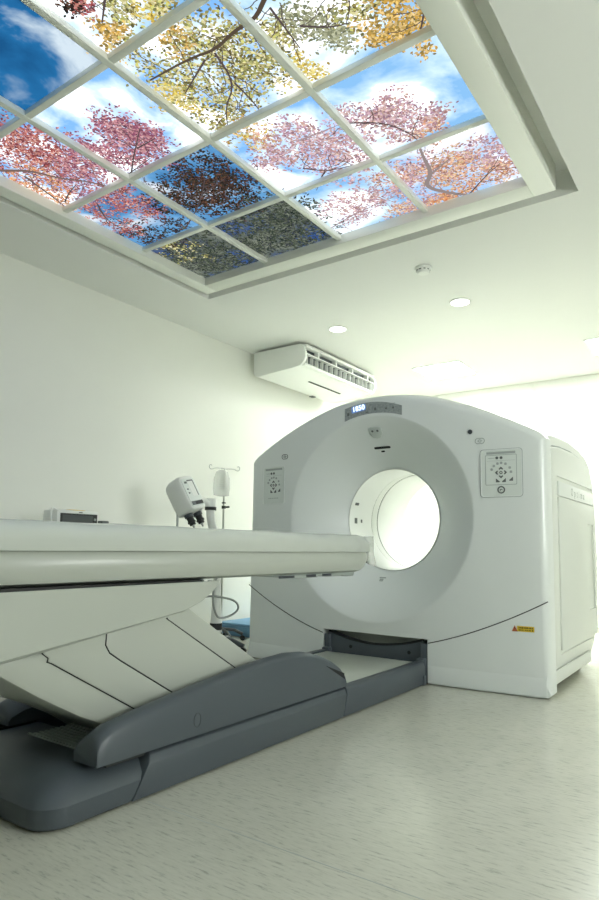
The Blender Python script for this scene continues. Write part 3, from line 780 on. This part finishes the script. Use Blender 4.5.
# speaker/microphone window, positioning-light slot and dot, small mark under the bore
T = fp(-.012, 1.562, .0005); q = MB()
q.prism([(-.048,.036),(-.03,.043),(.03,.043),(.048,.036),(.046,-.010),(.026,-.036),(0,-.043),(-.026,-.036),(-.046,-.010)], 'Z', -.006, .005, T); mw = q.build('intercom_window', M['grille_grey'], gantry, bevel=.003)
for cx_ in (-.019, .019):
    q = MB(); q.disc(.008, .0051, .0065, T, 14, c=(cx_,.016)); q.build('intercom_dot', M['ink'], mw, smooth=0)
T = fp(-.006, 1.474, .001); q = MB(); R_ = []
q.prism(rrect(.120, .017, .006), 'Z', -.004, .003, T); q.build('laser_slot', M['black'], gantry)
T = fp(-.012, 1.452, .001); q = MB(); q.prism(rrect(.026, .012, .005), 'Z', -.004, .003, T); q.build('laser_slot', M['black'], gantry)
T = fp(-.045, .597, .0006); q = MB(); q.prism(rrect(.046, .010, .004, 3, (0,.012)), 'Z', -.003, .001, T); q.prism(rrect(.026, .022, .004, 3, (-.004,-.010)), 'Z', -.003, .001, T); q.build('bore_mark', M['lightink'], gantry, smooth=0)
# yellow warning label
T = fp(.932, .367, .0008); q = MB(); q.prism(rrect(.092, .030, .002, 2, (.013, 0)), 'Z', 0, .0006, T); wl = q.build('warning_label', M['yellow'], gantry, smooth=0)
q = MB(); q.prism([(-.062,-.016),(-.030,-.016),(-.046,.017)], 'Z', 0, .0014, T); q.build('warning_triangle', M['red'], wl, smooth=0)
q = MB(); q.prism([(-.047,-.004),(-.0445,-.004),(-.0435,.007),(-.048,.007)], 'Z', .0014, .0018, T); q.disc(.0018, .0014, .0018, T, 8, c=(-.0458,-.0085))
for k2 in range(9):
    q.box(-.024 + k2*.0088, -.024 + k2*.0088 + random.uniform(.004,.007), .001, .010, .0006, .001, T)
    q.box(-.024 + k2*.0088, -.024 + k2*.0088 + random.uniform(.003,.006), -.010, -.003, .0006, .001, T)
q.build('warning_print', M['black'], wl, smooth=0)
# ---- side covers
SIDE = [(3.735,.045),(4.45,.045),(4.70,.075),(4.86,.16),(4.95,.40),(4.985,.74),(4.97,1.05),(4.92,1.32),(4.86,1.405),(4.74,1.462),(4.55,1.492),(4.27,1.507),(4.0,1.500),(3.84,1.488),(3.735,1.470)]
SY = 1.065
def sy(y): return 3.735 + (y-3.735)*SY
SIDE = [(sy(y), z) for y, z in SIDE]
def inset(P, d, cy=4.33, cz=.78):
    return [(cy+(y-cy)*(1-d/.62), cz+(z-cz)*(1-d/.72)) for y, z in P]
def mir(x, s): return GXC + s*(x - GXC)
for s in (1, -1):
    q = MB(); q.prism(SIDE, 'X', mir(-.985, s), mir(-.935, s)); sc = q.build('side_cover', M['side'], gantry, bevel=.014, segs=3)
    IN = [(3.775,.150),(4.62,.150),(4.80,.20),(4.895,.42),(4.93,.74),(4.915,1.05),(4.87,1.27),(4.80,1.345),(4.68,1.392),(4.50,1.425),(4.27,1.437),(4.0,1.428),(3.86,1.415),(3.775,1.395)]
    IN = [(sy(y), z) for y, z in IN]
    q = MB(); q.prism(IN, 'X', mir(-.9345, s), mir(-.918, s)); ip = q.build('inner_panel', M['side'], gantry, bevel=.007, segs=2)
    q = MB(); q.tube([(mir(-.9345, s), 4.32+(y-4.32)*1.012, .78+(z-.78)*1.012) for y, z in IN[4:]+[(3.775,.6)]], .004, 6); q.build('arc_groove', M['lightink'], gantry)
    c1 = MB(); c1.box(min(mir(-.926,s), mir(-.90,s)), max(mir(-.926,s), mir(-.90,s)), sy(3.875), sy(4.875), .205, 1.245); c1 = c1.build('k', M['side'])
    par_ = ip.parent; ip.parent = None; cut(ip, [c1]); par(ip, gantry)
    q = MB(); q.box(min(mir(-.9258,s), mir(-.912,s)), max(mir(-.9258,s), mir(-.912,s)), sy(3.893), sy(4.862), .225, 1.122); dr = q.build('side_door', M['side'], None, bevel=.004)
    c2 = MB(); c2.prism(rrect(.215, .585, .02, 4, (sy(4.72), .695)), 'X', mir(-.9235, s), mir(-.89, s)); c2 = c2.build('k', M['lightink'])
    cut(dr, [c2]); par(dr, gantry)
    q = MB(); q.box(min(mir(-.9258,s), mir(-.912,s)), max(mir(-.9258,s), mir(-.912,s)), sy(3.893), sy(4.862), 1.127, 1.215); st = q.build('name_strip', M['gantry'], gantry, bevel=.004)
    if s == 1:
        T = Matrix(((0,0,1,-.9118),(1,0,0,sy(4.37)),(0,1,0,1.171),(0,0,0,1)))
        q = MB(); text_into(q, 'Optima', .070, T, .0004, 2.0, .0); q.build('name_lettering', M['lightink'], st, smooth=0)
    q = MB(); q.box(min(mir(-.9345,s), mir(-.920,s)), max(mir(-.9345,s), mir(-.920,s)), 3.775, sy(4.66), .052, .128); q.build('side_skirt', M['side'], gantry, bevel=.006)
    q = MB(); q.disc(.009, 0, .004, Matrix(((0,0,s,mir(-.9345,s)),(1,0,0,3.757),(0,1,0,.56),(0,0,0,1))), 14); q.build('cover_lock', M['ink'], gantry)
    q = MB(); q.box(min(mir(-.945,s), mir(-.9285,s)), max(mir(-.945,s), mir(-.9285,s)), 3.7235, 3.7335, .05, 1.44); q.build('cover_gap', M['ink'], gantry, smooth=0)
# ------------------------------------------------------------------ patient table
tb = empty('patient_table', (GXC, 2.2, 0), 'long pale patient table on a low dark grey base, reaching into the scanner bore', 'table')
def px(name, m, pts, x0, x1, bevel=.006, segs=2, parent=None, ba=30):
    q = MB(); q.prism(pts, 'X', x0, x1); return q.build(name, m, parent or tb, bevel=bevel, segs=segs, smooth=40, bevel_angle=ba)
BX0, BX1 = -2.365, -1.605
# base: rounded rear end, middle rails, rails up to the scanner
def plan_ring(z, ins, y1, y0=1.06, r=.085):
    x0, x1 = BX0+ins, BX1-ins; y0 = y0+ins; out = []
    for (cx, cy, a0) in ((x0+r, y0+r, 180), (x1-r, y0+r, 270)):
        for k in range(9):
            a = math.radians(a0 + 90*k/8); out.append((cx+r*math.cos(a), cy+r*math.sin(a), z))
    return out + [(x1, y1, z), (x0, y1, z)]
def base_front():
    q = MB(); R_ = []
    for z, ins in ((.004, .012),(.012,.003),(.03,0),(.066,.0),(.084,.010),(.112,.045),(.126,.085),(.132,.150)):
        yb = 1.438 - (.078*(1 - z/.132))
        R_.append(plan_ring(z, ins, yb, r=max(.05,.085-ins*.25)))
    # flat deck slightly dished behind the rim
    q.loft(R_); return q.build('base_end', M['grey'], tb, smooth=24)
base_front()
side_prof = lambda xo, xi: [(xo,.006),(xo,.105),(xo+(xi-xo)*.12,.128),(xo+(xi-xo)*.35,.137),(xi,.137),(xi,.006)]
for (xo, xi) in ((BX1, -1.72), (BX0, -2.25)):
    q = MB(); a = side_prof(xo, xi); n = len(a)
    q.loft([[(x, 1.366 + .084*(z/.137), z) for x, z in a], [(x, 2.61 + .045*(z/.137), z) for x, z in a]]); q.build('base_side', M['grey'], tb, bevel=.004)
    q = MB(); q.loft([[(x, 2.616 + .045*(z/.137), z) for x, z in side_prof(xo, xi if abs(xi) < 0 else (xo + (-.06 if xo == BX1 else .06)))], [(x, 3.53, z) for x, z in side_prof(xo, (xo + (-.06 if xo == BX1 else .06)))]]); q.build('base_rail', M['grey'], tb, bevel=.004)
q = MB(); q.box(-2.25, -1.72, 1.405, 2.61, .006, .088); q.build('base_floor', M['dgrey'], tb, bevel=.004)
q = MB(); q.box(-2.30, -1.668, 2.62, 3.53, .10, .128); q.box(-2.30, -1.668, 2.62, 3.53, .006, .099); q.build('deck', M['beige'], tb, bevel=.003)
# ventilation grille on the base end
q = MB()
for k in range(9):
    y = 1.335 + k*.021; q.box(-2.10, -1.84, y, y+.010, .1315, .137)
q.box(-2.115, -1.825, 1.322, 1.330, .1315, .1375); q.box(-2.115, -1.825, 1.522, 1.530, .089, .1375); q.box(-2.11,-1.83,1.44,1.52,.089,.122)
q.build('grille', M['lightink'], tb, smooth=0)
# arm fairings
RIDGE = [(1.240,.205),(1.252,.226),(1.30,.250),(1.40,.267),(1.58,.293),(1.75,.313),(1.92,.331),(2.08,.345),(2.21,.350),(2.32,.341),(2.40,.325),(2.48,.301),(2.55,.272),(2.61,.240),(2.648,.205),(2.662,.175)]
for xo, s in ((-1.618, -1), (-2.352, 1)):
    R_ = []
    for i, (y, z) in enumerate(RIDGE):
        if s == 1: y, z = y + .08*(2.662-y)/1.42, .15 + (z-.15)*.74
        zc = z - .012
        R_.append([(xo, y, .139), (xo, y, max(.152, zc-.010)), (xo+s*.006, y, max(.155, zc)), (xo+s*.018, y, max(.158, z-.004)), (xo+s*.04, y, max(.16, z)), (xo+s*.065, y, max(.158, z-.006)), (xo+s*.105, y, max(.154, z-.030)), (xo+s*.115, y, max(.152, z-.040)), (xo+s*.115, y, .139)])
    q = MB(); q.loft(R_); q.build('side_fairing', M['grey'], tb, smooth=38)
for x0, x1 in ((-1.728, -1.626), (-2.344, -2.242)):
    q = MB(); q.box(x0, x1, 1.262, 2.64, .1372, .1388); q.build('fairing_gap_shade', M['black'], tb, smooth=0)  # black strip stands for the shadow line between fairing and base
for x0, x1 in ((-1.726, -1.634), (-2.336, -2.244)):
    q = MB(); q.box(x0, x1, 1.285, 1.436, .125, .1388); q.build('fairing_shade_block', M['black'], tb, smooth=0)  # black filler added as the dark shadow gap under each fairing tip
q = MB(); q.prism([(2.475,.262),(2.635,.205),(2.642,.176)], 'X', -1.6185, -1.6165); q.build('fairing_slot', M['black'], tb, smooth=0)
q = MB(); T = Matrix(((0,0,1,-1.6178),(1,0,0,1.655),(0,1,0,.192),(0,0,0,1)))
q.ring(.022, .020, 0, .0012, T, 20, .8, 1.15); q.build('access_cap', M['dgrey'], tb, smooth=0)
# cross bar between the fairings
# lifting column: four slanting overlapping plates
def pt(P): return [(y*1.016, .8-(.8-z)*1.016) for y, z in P]
core = pt([(1.02,.44),(1.66,.575),(2.20,.24),(2.22,.10),(1.54,.10),(1.32,.25)])
px('column_core', M['beige'], core, -2.200, -1.780, 0)
def plate(name, pts, x, bev=.006): return px(name, M['beige'], pt(pts), GXC-x, GXC+x, bev, 2)
L1 = [(1.595,.541),(1.587,.542),(1.967,.314),(2.29,.122)]
L2 = [(1.331,.52),(1.329,.478),(1.346,.451),(1.392,.420),(1.642,.268),(1.90,.112)]
L3 = [(1.107,.480),(1.128,.463),(1.125,.452),(1.140,.446),(1.476,.243),(1.69,.112)]
plate('column_plate', [(1.64,.610),(1.700,.572),(1.99,.396),(2.40,.150),(2.40,.10),(2.20,.10),(1.55,.50),(1.55,.55)], .226)
plate('column_plate', [(1.30,.54),(1.587,.548),(1.967,.314),(2.29,.122),(2.29,.09),(1.80,.09),(1.35,.36),(1.28,.45)], .232)
plate('column_plate', [(1.107,.50),(1.331,.53),(1.329,.478),(1.346,.451),(1.392,.420),(1.642,.268),(1.90,.112),(1.90,.08),(1.70,.09),(1.69,.112),(1.476,.243),(1.140,.446),(1.125,.452),(1.128,.463),(1.107,.478)], .237)
plate('column_plate', [(.90,.47),(1.15,.49),(1.20,.44),(1.52,.24),(1.76,.09),(1.56,.09),(1.43,.175),(1.331,.227),(1.248,.266),(1.109,.346),(.983,.428)], .231, .016)
for L_, x in ((L1,.232),(L2,.237),(L3,.2335)):
    q = MB(); q.tube([(GXC+x-.0015, y, z) for y, z in pt(L_)], .0026, 6); q.build('plate_seam', M['seam'], tb)
# lower body under the cradle
hull = [(.42,.50),(.455,.455),(.52,.428),(.98,.459),(1.30,.503),(1.68,.557),(1.76,.585),(1.82,.622),(1.852,.652),(1.852,.6655),(.42,.661)]
def hullring(x, s, dz):
    return [(x, y, .66 + (z-.66)*s) for y, z in hull]
q = MB(); q.loft([hullring(GXC-.262, .93, 0), hullring(GXC-.252, .985, 0), hullring(GXC-.236, 1, 0), hullring(GXC+.236, 1, 0), hullring(GXC+.252, .985, 0), hullring(GXC+.262, .93, 0)]); q.build('lower_body', M['beige'], tb, smooth=40)
px('shadow_gap', M['black'], [(.45,.6605),(1.80,.664),(1.80,.6715),(.45,.6715)], GXC-.252, GXC+.252, 0)
px('latch', M['white'], [(1.770,.6655),(1.790,.6657),(1.790,.673),(1.770,.673)], GXC+.2525, GXC+.264, .002)
# cradle: lofted along the table
def sec(y, hw, zb, zt, k=1.0):
    s = [(hw-.050, zb), (hw-.018, zb+.010), (hw-.004, min(zb+.035, zt-.045)), (hw, min(zb+.065, zt-.03)), (hw-.004, zt-.012), (hw-.012, zt)]
    return [(GXC+x, y, z) for x, z in s] + [(GXC-x, y, z) for x, z in reversed(s)]
q = MB(); q.loft([sec(.43,.245,.685,.775), sec(.45,.262,.672,.778), sec(2.90,.262,.672,.778), sec(2.985,.262,.672,.778), sec(3.03,.258,.690,.778), sec(3.055,.25,.715,.778)])
q.build('cradle', M['beige'], tb, smooth=40)
px('cradle_rail', M['lightink'], [(2.20,.672),(2.44,.654),(2.62,.654),(2.62,.662),(2.70,.662),(2.70,.654),(2.84,.654),(2.84,.660),(2.90,.650),(2.965,.652),(2.975,.672)], GXC-.20, GXC+.215, .003)
for (y0, y1) in ((2.30,2.42),(2.52,2.60),(2.66,2.74)):
    q = MB(); q.box(GXC+.2155, GXC+.218, y0, y1, .657, .669); q.build('rail_slot', M['dgrey'], tb, smooth=0)
# docking bracket in the scanner recess, with its dark concave upper edge
def arcz(x): return .192 + .062*((x-GXC)/.36)**2
xs = [-2.318 + (.677)*i/16 for i in range(17)]
br_ = [(x, arcz(x)) for x in xs]
q = MB(); q.prism([(xs[0],.10)] + br_ + [(xs[-1],.10)], 'Y', 3.585, 3.664); q.box(xs[0], xs[-1], 3.585, 3.664, .01, .0999); q.build('docking_bracket', M['grey'], tb, bevel=.0)
q = MB(); q.tube([(x, 3.588, z+.006) for x, z in br_], .0075, 8); q.build('edge_seal', M['black'], tb)
for xa, xb in ((-1.668,-1.610), (-2.346,-2.290)):
    q = MB(); q.box(xa, xb, 3.534, 3.584, .004, .150); q.box(xa+.012 if xa > -2 else xa, xb if xa > -2 else xb-.012, 3.565, 3.60, .10, .235); q.build('bracket_post', M['grey'], tb, bevel=.008)
    q = MB(); q.box(xa-.002, xb+.014 if xa>-2 else xb, 3.50, 3.533, .004, .060); q.build('bracket_foot', M['grey'], tb, bevel=.006)
for x, z in ((-2.15,.165), (-1.735,.17)):
    q = MB(); q.disc(.011, 0, .004, fr((x, 3.5845, z), (0,-1,0)), 16); q.build('bolt', M['black'], tb)

# mattress pad wrapped in a sheet
def pad_rings():
    R_ = []
    N = 90
    for i in range(N+1):
        y = .47 + (3.075-.47)*i/N
        w = 0 if y < 2.0 else min(1, (y-2.0)/.5)
        wob = .0035*math.sin(y*9.1) + .003*math.sin(y*23+1)
        e = max(0, (y-3.03)/.045); shr = 1 - .05*e*e
        s = []
        hw = (.266 + .2*wob + w*.004*math.sin(y*31)*math.sin(y*7))*shr; zb = .7792; zt = .872 + .3*wob - .006*e
        for x, z in ((hw-.010,zb),(hw-.002,zb+.001),(hw-.001,zb+.014+w*.003*math.sin(y*19)),(hw+w*.004*math.sin(y*41+math.sin(y*13)),zb+.034),(hw-.003,zb+.052),(hw-.011+w*.003*math.sin(y*27),zt-.026),(hw-.024,zt-.012),(hw-.042,zt-.004),(hw-.065,zt),(hw*.5,zt-.006)):
            s.append((GXC+x, y, z))
        R_.append(s + [(2*GXC - p[0], p[1], p[2]) for p in reversed(s)])
    return R_
q = MB(); q.loft(pad_rings())
pad = q.build('mattress_pad', M['mattress'], None, smooth=60)
pad.location = (0,0,0)
tag(pad, 'pale mattress pad wrapped in a shiny sheet, lying along the patient table', 'mattress')
q = MB(); R1 = []; n = 26
for i in range(n+1):
    t = i/n; x = GXC + .272 - .20*t
    row = []
    for k in range(9):
        v = k/8; z = .868 - (.105+.06*(1-t))*v
        row.append((x + .006*math.sin(9*v+t*5)*v, 3.082 + .010*math.sin(t*22+v*2)*(.3+v) + .008*v, z))
    R1.append(row)
th = .0012
V = [p for r in R1 for p in r]; W = [(p[0], p[1]+th, p[2]) for p in V]; m_ = 9; F = []
for i in range(n):
    for k in range(8):
        a = i*m_+k; F.append((a, a+1, a+m_+1, a+m_)); o_ = len(V); F.append((o_+a, o_+a+m_, o_+a+m_+1, o_+a+1))
q.add(V+W, F); fl = q.build('plastic_flap', M['film'], pad, smooth=80); fl['label'] = 'clear crumpled plastic flap hanging off the end'
# ------------------------------------------------------------------ contrast injector on its stand, left of the scanner
JX, JY = -3.33, 3.575
ij = empty('contrast_injector', (JX, JY, 0), 'grey-white contrast injector with two black syringe ends, on a floor stand by the wall', 'injector')
n_ = Vector((.93, .02, .42)).normalized(); dn = Vector((.10, .20, -.97)); dn = (dn - n_*dn.dot(n_)).normalized()
rt = (-dn).cross(n_)            # x = right seen from the front, y = up along the head, z = out of the screen
HT = Matrix((rt, -dn, n_)).transposed().to_4x4(); HT.translation = Vector((-3.30, 3.222, 1.172))
prof = [(.98*a_, .90*b_) for a_, b_ in [(-.085,-.135),(-.092,-.05),(-.092,.10),(-.080,.135),(-.055,.15),(.055,.15),(.080,.135),(.092,.10),(.092,-.05),(.085,-.135),(.06,-.15),(-.06,-.15)]]
q = MB(); q.loft([[(x*.85, y*.93-.005, -.125) for x, y in prof], [(x, y, -.08) for x, y in prof], [(x, y, .0) for x, y in prof], [(x*.93, y*.96, .035) for x, y in prof]], T=HT)
q.build('head_housing', M['white'], ij, bevel=.008, segs=2)
q = MB(); q.prism(rrect(.135, .215, .012), 'Z', .0352, .039, HT); fpn = q.build('front_panel', M['panel'], ij)
q = MB(); q.prism(rrect(.060, .125, .006, 3, (.018, .03)), 'Z', .0392, .0405, HT); q.build('screen', M['white'], fpn)
q = MB()
for x0, x1, y0, y1 in ((.044,.052,-.03,.09),(-.012,.05,.085,.095),(-.045,-.02,.07,.085),(-.045,-.03,.02,.03),(-.045,-.03,-.01,0),(-.06,.06,-.100,-.070)): q.box(x0,x1,y0,y1,.0392,.0412,HT)
q.build('panel_marking', M['ink'], fpn, smooth=0)
q = MB(); q.box(-.02,.06,-.096,-.074,.0413,.0425,HT); q.build('status_bar', M['black'], fpn, smooth=0)
for x in (-.045, .048):
    q = MB(); q.disc(.034, .150, .175, HT @ Matrix.Rotation(math.pi/2, 4, 'X') @ Matrix.Translation((x*1.05, -.045, -.015)), 20); so = q.build('syringe_socket', M['dgrey'], ij, bevel=.004)
    q = MB(); q.disc(.026, .175, .235, HT @ Matrix.Rotation(math.pi/2, 4, 'X') @ Matrix.Translation((x*1.05, -.045, -.015)), 20, r2=.022); q.disc(.030, .205, .217, HT @ Matrix.Rotation(math.pi/2, 4, 'X') @ Matrix.Translation((x*1.05, -.045, -.015)), 20); q.build('syringe_ram', M['black'], so)
    q = MB(); q.disc(.010, .235, .262, HT @ Matrix.Rotation(math.pi/2, 4, 'X') @ Matrix.Translation((x*1.05, -.045, -.015)), 14, r2=.006); q.build('ram_tip', M['lightink'], so)
# thin rod at the head's left
q = MB(); q.tube([(JX-.03,JY-.40,1.05),(JX-.03,JY-.40,.82),(JX-.02,JY-.30,.74),(JX,JY-.03,.70)], .008, 8, 1); q.build('handle_rod', M['lightink'], ij)
# arm and column
q = MB(); q.tube([tuple(HT @ Vector((.0, 0, -.10))), (JX-.01,JY-.18,1.14),(JX,JY-.115,1.115)], .028, 12); q.build('tilt_joint', M['white'], ij)
q = MB(); q.disc(.042, -.045, .045, Matrix.Translation((JX, JY-.095, 1.115)), 20); jb = q.build('elbow_joint', M['white'], ij, bevel=.01)
q = MB(); q.disc(.0435, -.014, .010, Matrix.Translation((JX, JY-.095, 1.085)), 20); q.build('joint_band', M['black'], ij)
q = MB(); q.tube([(JX,JY-.095,1.075),(JX,JY-.09,1.00),(JX,JY-.06,.93),(JX,JY,.86),(JX,JY,.76)], .033, 12, 2); q.build('arm', M['white'], ij)
q = MB(); q.disc(.030, .30, .78, Matrix.Translation((JX,JY,0)), 20); q.disc(.045, .22, .42, Matrix.Translation((JX,JY,0)), 20, r2=.030); q.build('column', M['white'], ij)
for z in (.70, .66, .62, .58):
    q = MB(); q.box(JX+.028, JX+.0335, JY-.015, JY+.015, z-.010, z+.010); q.build('column_marking', M['black'], ij, smooth=0)
for z0, z1, m in ((.10,.155,'black'), (.155,.175,'white'), (.175,.225,'black')):
    q = MB(); q.disc(.047, z0, z1-.0005, Matrix.Translation((JX,JY,0)), 20); q.build('column_collar', M[m], ij, bevel=.002)
for k in range(5):
    a = math.radians(20 + 72*k); c, s = math.cos(a), math.sin(a)
    q = MB(); q.tube([(JX+.02*c, JY+.02*s, .105), (JX+.14*c, JY+.14*s, .095), (JX+.225*c, JY+.225*s, .062)], [.026, .022, .018], 10); lg = q.build('base_leg', M['dgrey'], ij)
    q = MB(); q.disc(.026, -.012, .012, Matrix.Translation((JX+.22*c, JY+.22*s, .0265)) @ Matrix.Rotation(a, 4, 'Z') @ Matrix.Rotation(math.pi/2, 4, 'X'), 16); q.build('caster', M['black'], lg)
# looping cable
q = MB(); q.tube([(JX+x_, JY+y_, z_) for x_, y_, z_ in [(.035,-.02,.62),(.08,-.12,.50),(.09,-.14,.40),(.08,-.10,.31),(.06,-.03,.26),(.09,.08,.28),(.10,.15,.33),(.08,.12,.39),(.045,.0,.42),(.06,-.16,.44),(.09,-.30,.42)]], .008, 8, 2); q.build('cable', M['cable'], ij)

# ------------------------------------------------------------------ drip stand with bag
iv = empty('drip_stand', (-3.72, 4.05, 0), 'thin steel drip stand behind the injector, beside the scanner', 'drip stand')
ix, iy = -3.72, 4.05
q = MB(); q.disc(.013, .11, .95, Matrix.Translation((ix,iy,0)), 14); q.build('lower_pole', M['steel'], iv)
q = MB(); q.disc(.009, .951, 1.475, Matrix.Translation((ix,iy,0)), 12); q.build('upper_pole', M['steel'], iv)
q = MB(); q.disc(.018, 1.125, 1.150, Matrix.Translation((ix,iy,0)), 14); q.tube([(ix,iy,1.137),(ix+.03,iy+.04,1.142)], .008, 8); q.disc(.018, 1.170, 1.180, Matrix.Translation((ix,iy,0)), 14); q.build('height_clamp', M['black'], iv)
hd = Vector((.45, .89, 0)).normalized()
for s in (1, -1):
    q = MB(); pts = [Vector((ix,iy,1.470))]
    for a, z in ((.05,1.476),(.09,1.475),(.115,1.462),(.137,1.467),(.142,1.490),(.130,1.503),(.118,1.496)): pts.append(Vector((ix,iy,0)) + hd*(s*a) + Vector((0,0,z)))
    q.tube(pts, .0042, 8, 1); q.build('hook', M['steel'], iv)
for k in range(5):
    a = math.radians(50 + 72*k); c, s = math.cos(a), math.sin(a)
    q = MB(); q.tube([(ix+.01*c, iy+.01*s, .105), (ix+.12*c, iy+.12*s, .09), (ix+.19*c, iy+.19*s, .055)], .013, 8); lg = q.build('stand_leg', M['dgrey'], iv)
    q = MB(); q.disc(.022, -.010, .010, Matrix.Translation((ix+.19*c, iy+.19*s, .0225)) @ Matrix.Rotation(a, 4, 'Z') @ Matrix.Rotation(math.pi/2, 4, 'X'), 14); q.build('caster', M['black'], lg)
# bag hanging in front of the pole
bp = Vector((ix+.022, iy-.035, 0)) ; bn = Vector((.9,-.44,0)).normalized()
BT = fr((ix+.020, iy-.055, 1.345), (.9,-.44,0))
q = MB(); sh = [(1.15*a_, b_) for a_, b_ in [(-.062,-.11),(-.066,-.05),(-.062,.04),(-.045,.095),(-.02,.112),(.02,.112),(.045,.095),(.062,.04),(.066,-.05),(.062,-.11),(.02,-.118),(-.02,-.118)]]
q.loft([[(x*.9,y*.95,-.010) for x,y in sh],[(x,y,-.002) for x,y in sh],[(x,y,.002) for x,y in sh],[(x*.9,y*.95,.010) for x,y in sh]], T=BT)
bag = q.build('drip_bag', M['bag'], None, smooth=60, origin=(ix+.026, iy-.045, 1.46))
tag(bag, 'clear drip bag hanging from the thin steel stand', 'drip bag')
q = MB()
for k in range(7): q.box(-.028, .022 - .006*(k%3), .065-k*.018, .068-k*.018, .0101, .0107, BT)
q.box(-.001,.001,-.10,.06,.0101,.0106,BT); q.build('bag_print', M['lightink'], bag, smooth=0)
q = MB(); q.tube([tuple(BT @ Vector((0,.108,0))), tuple(BT @ Vector((0,.128,-.01))), (ix+.010,iy-.018,1.473)], .003, 6); q.build('hanging_loop', M['bag'], bag)

# ------------------------------------------------------------------ blue box on the floor
q = MB(); c0 = Vector((-3.62, 4.62, 0))
bb = empty('storage_box', (-3.60, 4.72, 0), 'low light-blue box on the floor between left wall and scanner, behind the stand legs', 'box')
q.loft([[(-3.96,4.34,.002),(-3.24,4.34,.002),(-3.24,5.02,.002),(-3.96,5.02,.002)],[(-3.98,4.32,.095),(-3.22,4.32,.095),(-3.22,5.04,.095),(-3.98,5.04,.095)]]); q.build('tub', M['blue'], bb, bevel=.012)
q = MB(); q.prism(rrect(.78,.74,.03,4,(-3.60,4.68)), 'Z', .0955, .120); q.build('lid', M['blue'], bb, bevel=.006)

# ------------------------------------------------------------------ patient monitor on a cart at the left wall
ct = empty('equipment_cart', (-3.70, 2.56, 0), 'small white cart by the left wall, hidden behind the patient table', 'cart')
for dx in (-.19, .19):
    for dy in (-.24, .24):
        q = MB(); q.disc(.014, .06, .775, Matrix.Translation((-3.70+dx, 2.56+dy, 0)), 12); lg = q.build('leg', M['white'], ct)
        q = MB(); q.disc(.028, -.012, .012, Matrix.Translation((-3.70+dx, 2.56+dy, .0285)) @ Matrix.Rotation(math.pi/2, 4, 'X'), 14); q.build('caster', M['black'], lg)
for z in (.20, .50, .776):
    q = MB(); q.prism(rrect(.44,.54,.03,4,(-3.70,2.56)), 'Z', z, z+.022); q.build('shelf', M['white'], ct, bevel=.004)
mo = empty('monitor', (-3.68, 2.53, .798), 'small white monitor with a dark grey screen, peeking over the table at the left wall', 'monitor')
def mbx(name, m, y0, y1, z0, z1, x0, x1, bev=0.0, parent=None):
    q = MB(); q.box(x0, x1, y0-.06, y1-.06, z0, z1); return q.build(name, m, parent or mo, bevel=bev)
hs = mbx('housing', M['white'], 2.43, 2.745, .7985, 1.022, -3.76, -3.60, .012)
mbx('bezel', M['black'], 2.452, 2.73, .842, 1.000, -3.5999, -3.5965, .001)
mbx('screen', M['screen'], 2.466, 2.695, .855, .990, -3.5963, -3.595, 0)
for k in range(4):
    mbx('key', M['lightink'], 2.703, 2.722, .87+.029*k, .886+.029*k, -3.5963, -3.5935, .002)
mbx('orange_stripe', M['yellow'], 2.53, 2.645, 1.0222, 1.0255, -3.66, -3.612, .001)
mbx('alarm_lamp', M['ink'], 2.59, 2.615, .006+1.000, 1.012, -3.5998, -3.597, .001)
q = MB(); q.tube([(-3.62,2.385,1.015),(-3.62,2.360,1.032),(-3.62,2.340,1.026),(-3.62,2.340,.96),(-3.62,2.350,.90)], .007, 8, 1); q.build('handle', M['white'], mo)
q = MB(); q.box(-3.66,-3.58,2.70,2.755,.7985,.962); pk = q.build('battery_pack', M['ink'], None, bevel=.006, origin=(-3.62,2.73,.7985))
tag(pk, 'small dark box on the cart right beside the monitor', 'battery pack')
# ------------------------------------------------------------------ camera, world, view
cd = bpy.data.cameras.new('camera'); cam = bpy.data.objects.new('camera', cd); COL.objects.link(cam)
F_PX, YAW, PITCH, ROLL = 629.85, .6101, .0983, .0135
fw = Vector((-math.sin(YAW)*math.cos(PITCH), math.cos(YAW)*math.cos(PITCH), math.sin(PITCH)))
rg = fw.cross(Vector((0,0,1))).normalized(); upv = rg.cross(fw)
rg2 = rg*math.cos(ROLL) + upv*math.sin(ROLL); up2 = -rg*math.sin(ROLL) + upv*math.cos(ROLL)
mw = Matrix((rg2, up2, -fw)).transposed().to_4x4(); mw.translation = (0, 0, .80); cam.matrix_world = mw
cd.sensor_fit = 'VERTICAL'; cd.sensor_height = 36; cd.lens = F_PX/900*36
cd.shift_x = -8.574/900; cd.shift_y = 35.42/900; cd.clip_start = .02
S.camera = cam
w = bpy.data.worlds.new('world'); S.world = w; w.use_nodes = True
w.node_tree.nodes['Background'].inputs[0].default_value = (.5, .55, .5, 1); w.node_tree.nodes['Background'].inputs[1].default_value = .05
S.view_settings.view_transform = 'Standard'; S.view_settings.look = 'None'; S.view_settings.gamma = 1; S.view_settings.exposure = EXPO; S.view_settings.use_curve_mapping = False
S.cycles.max_bounces = 12; S.cycles.diffuse_bounces = 6
S.cycles.sample_clamp_indirect = 8
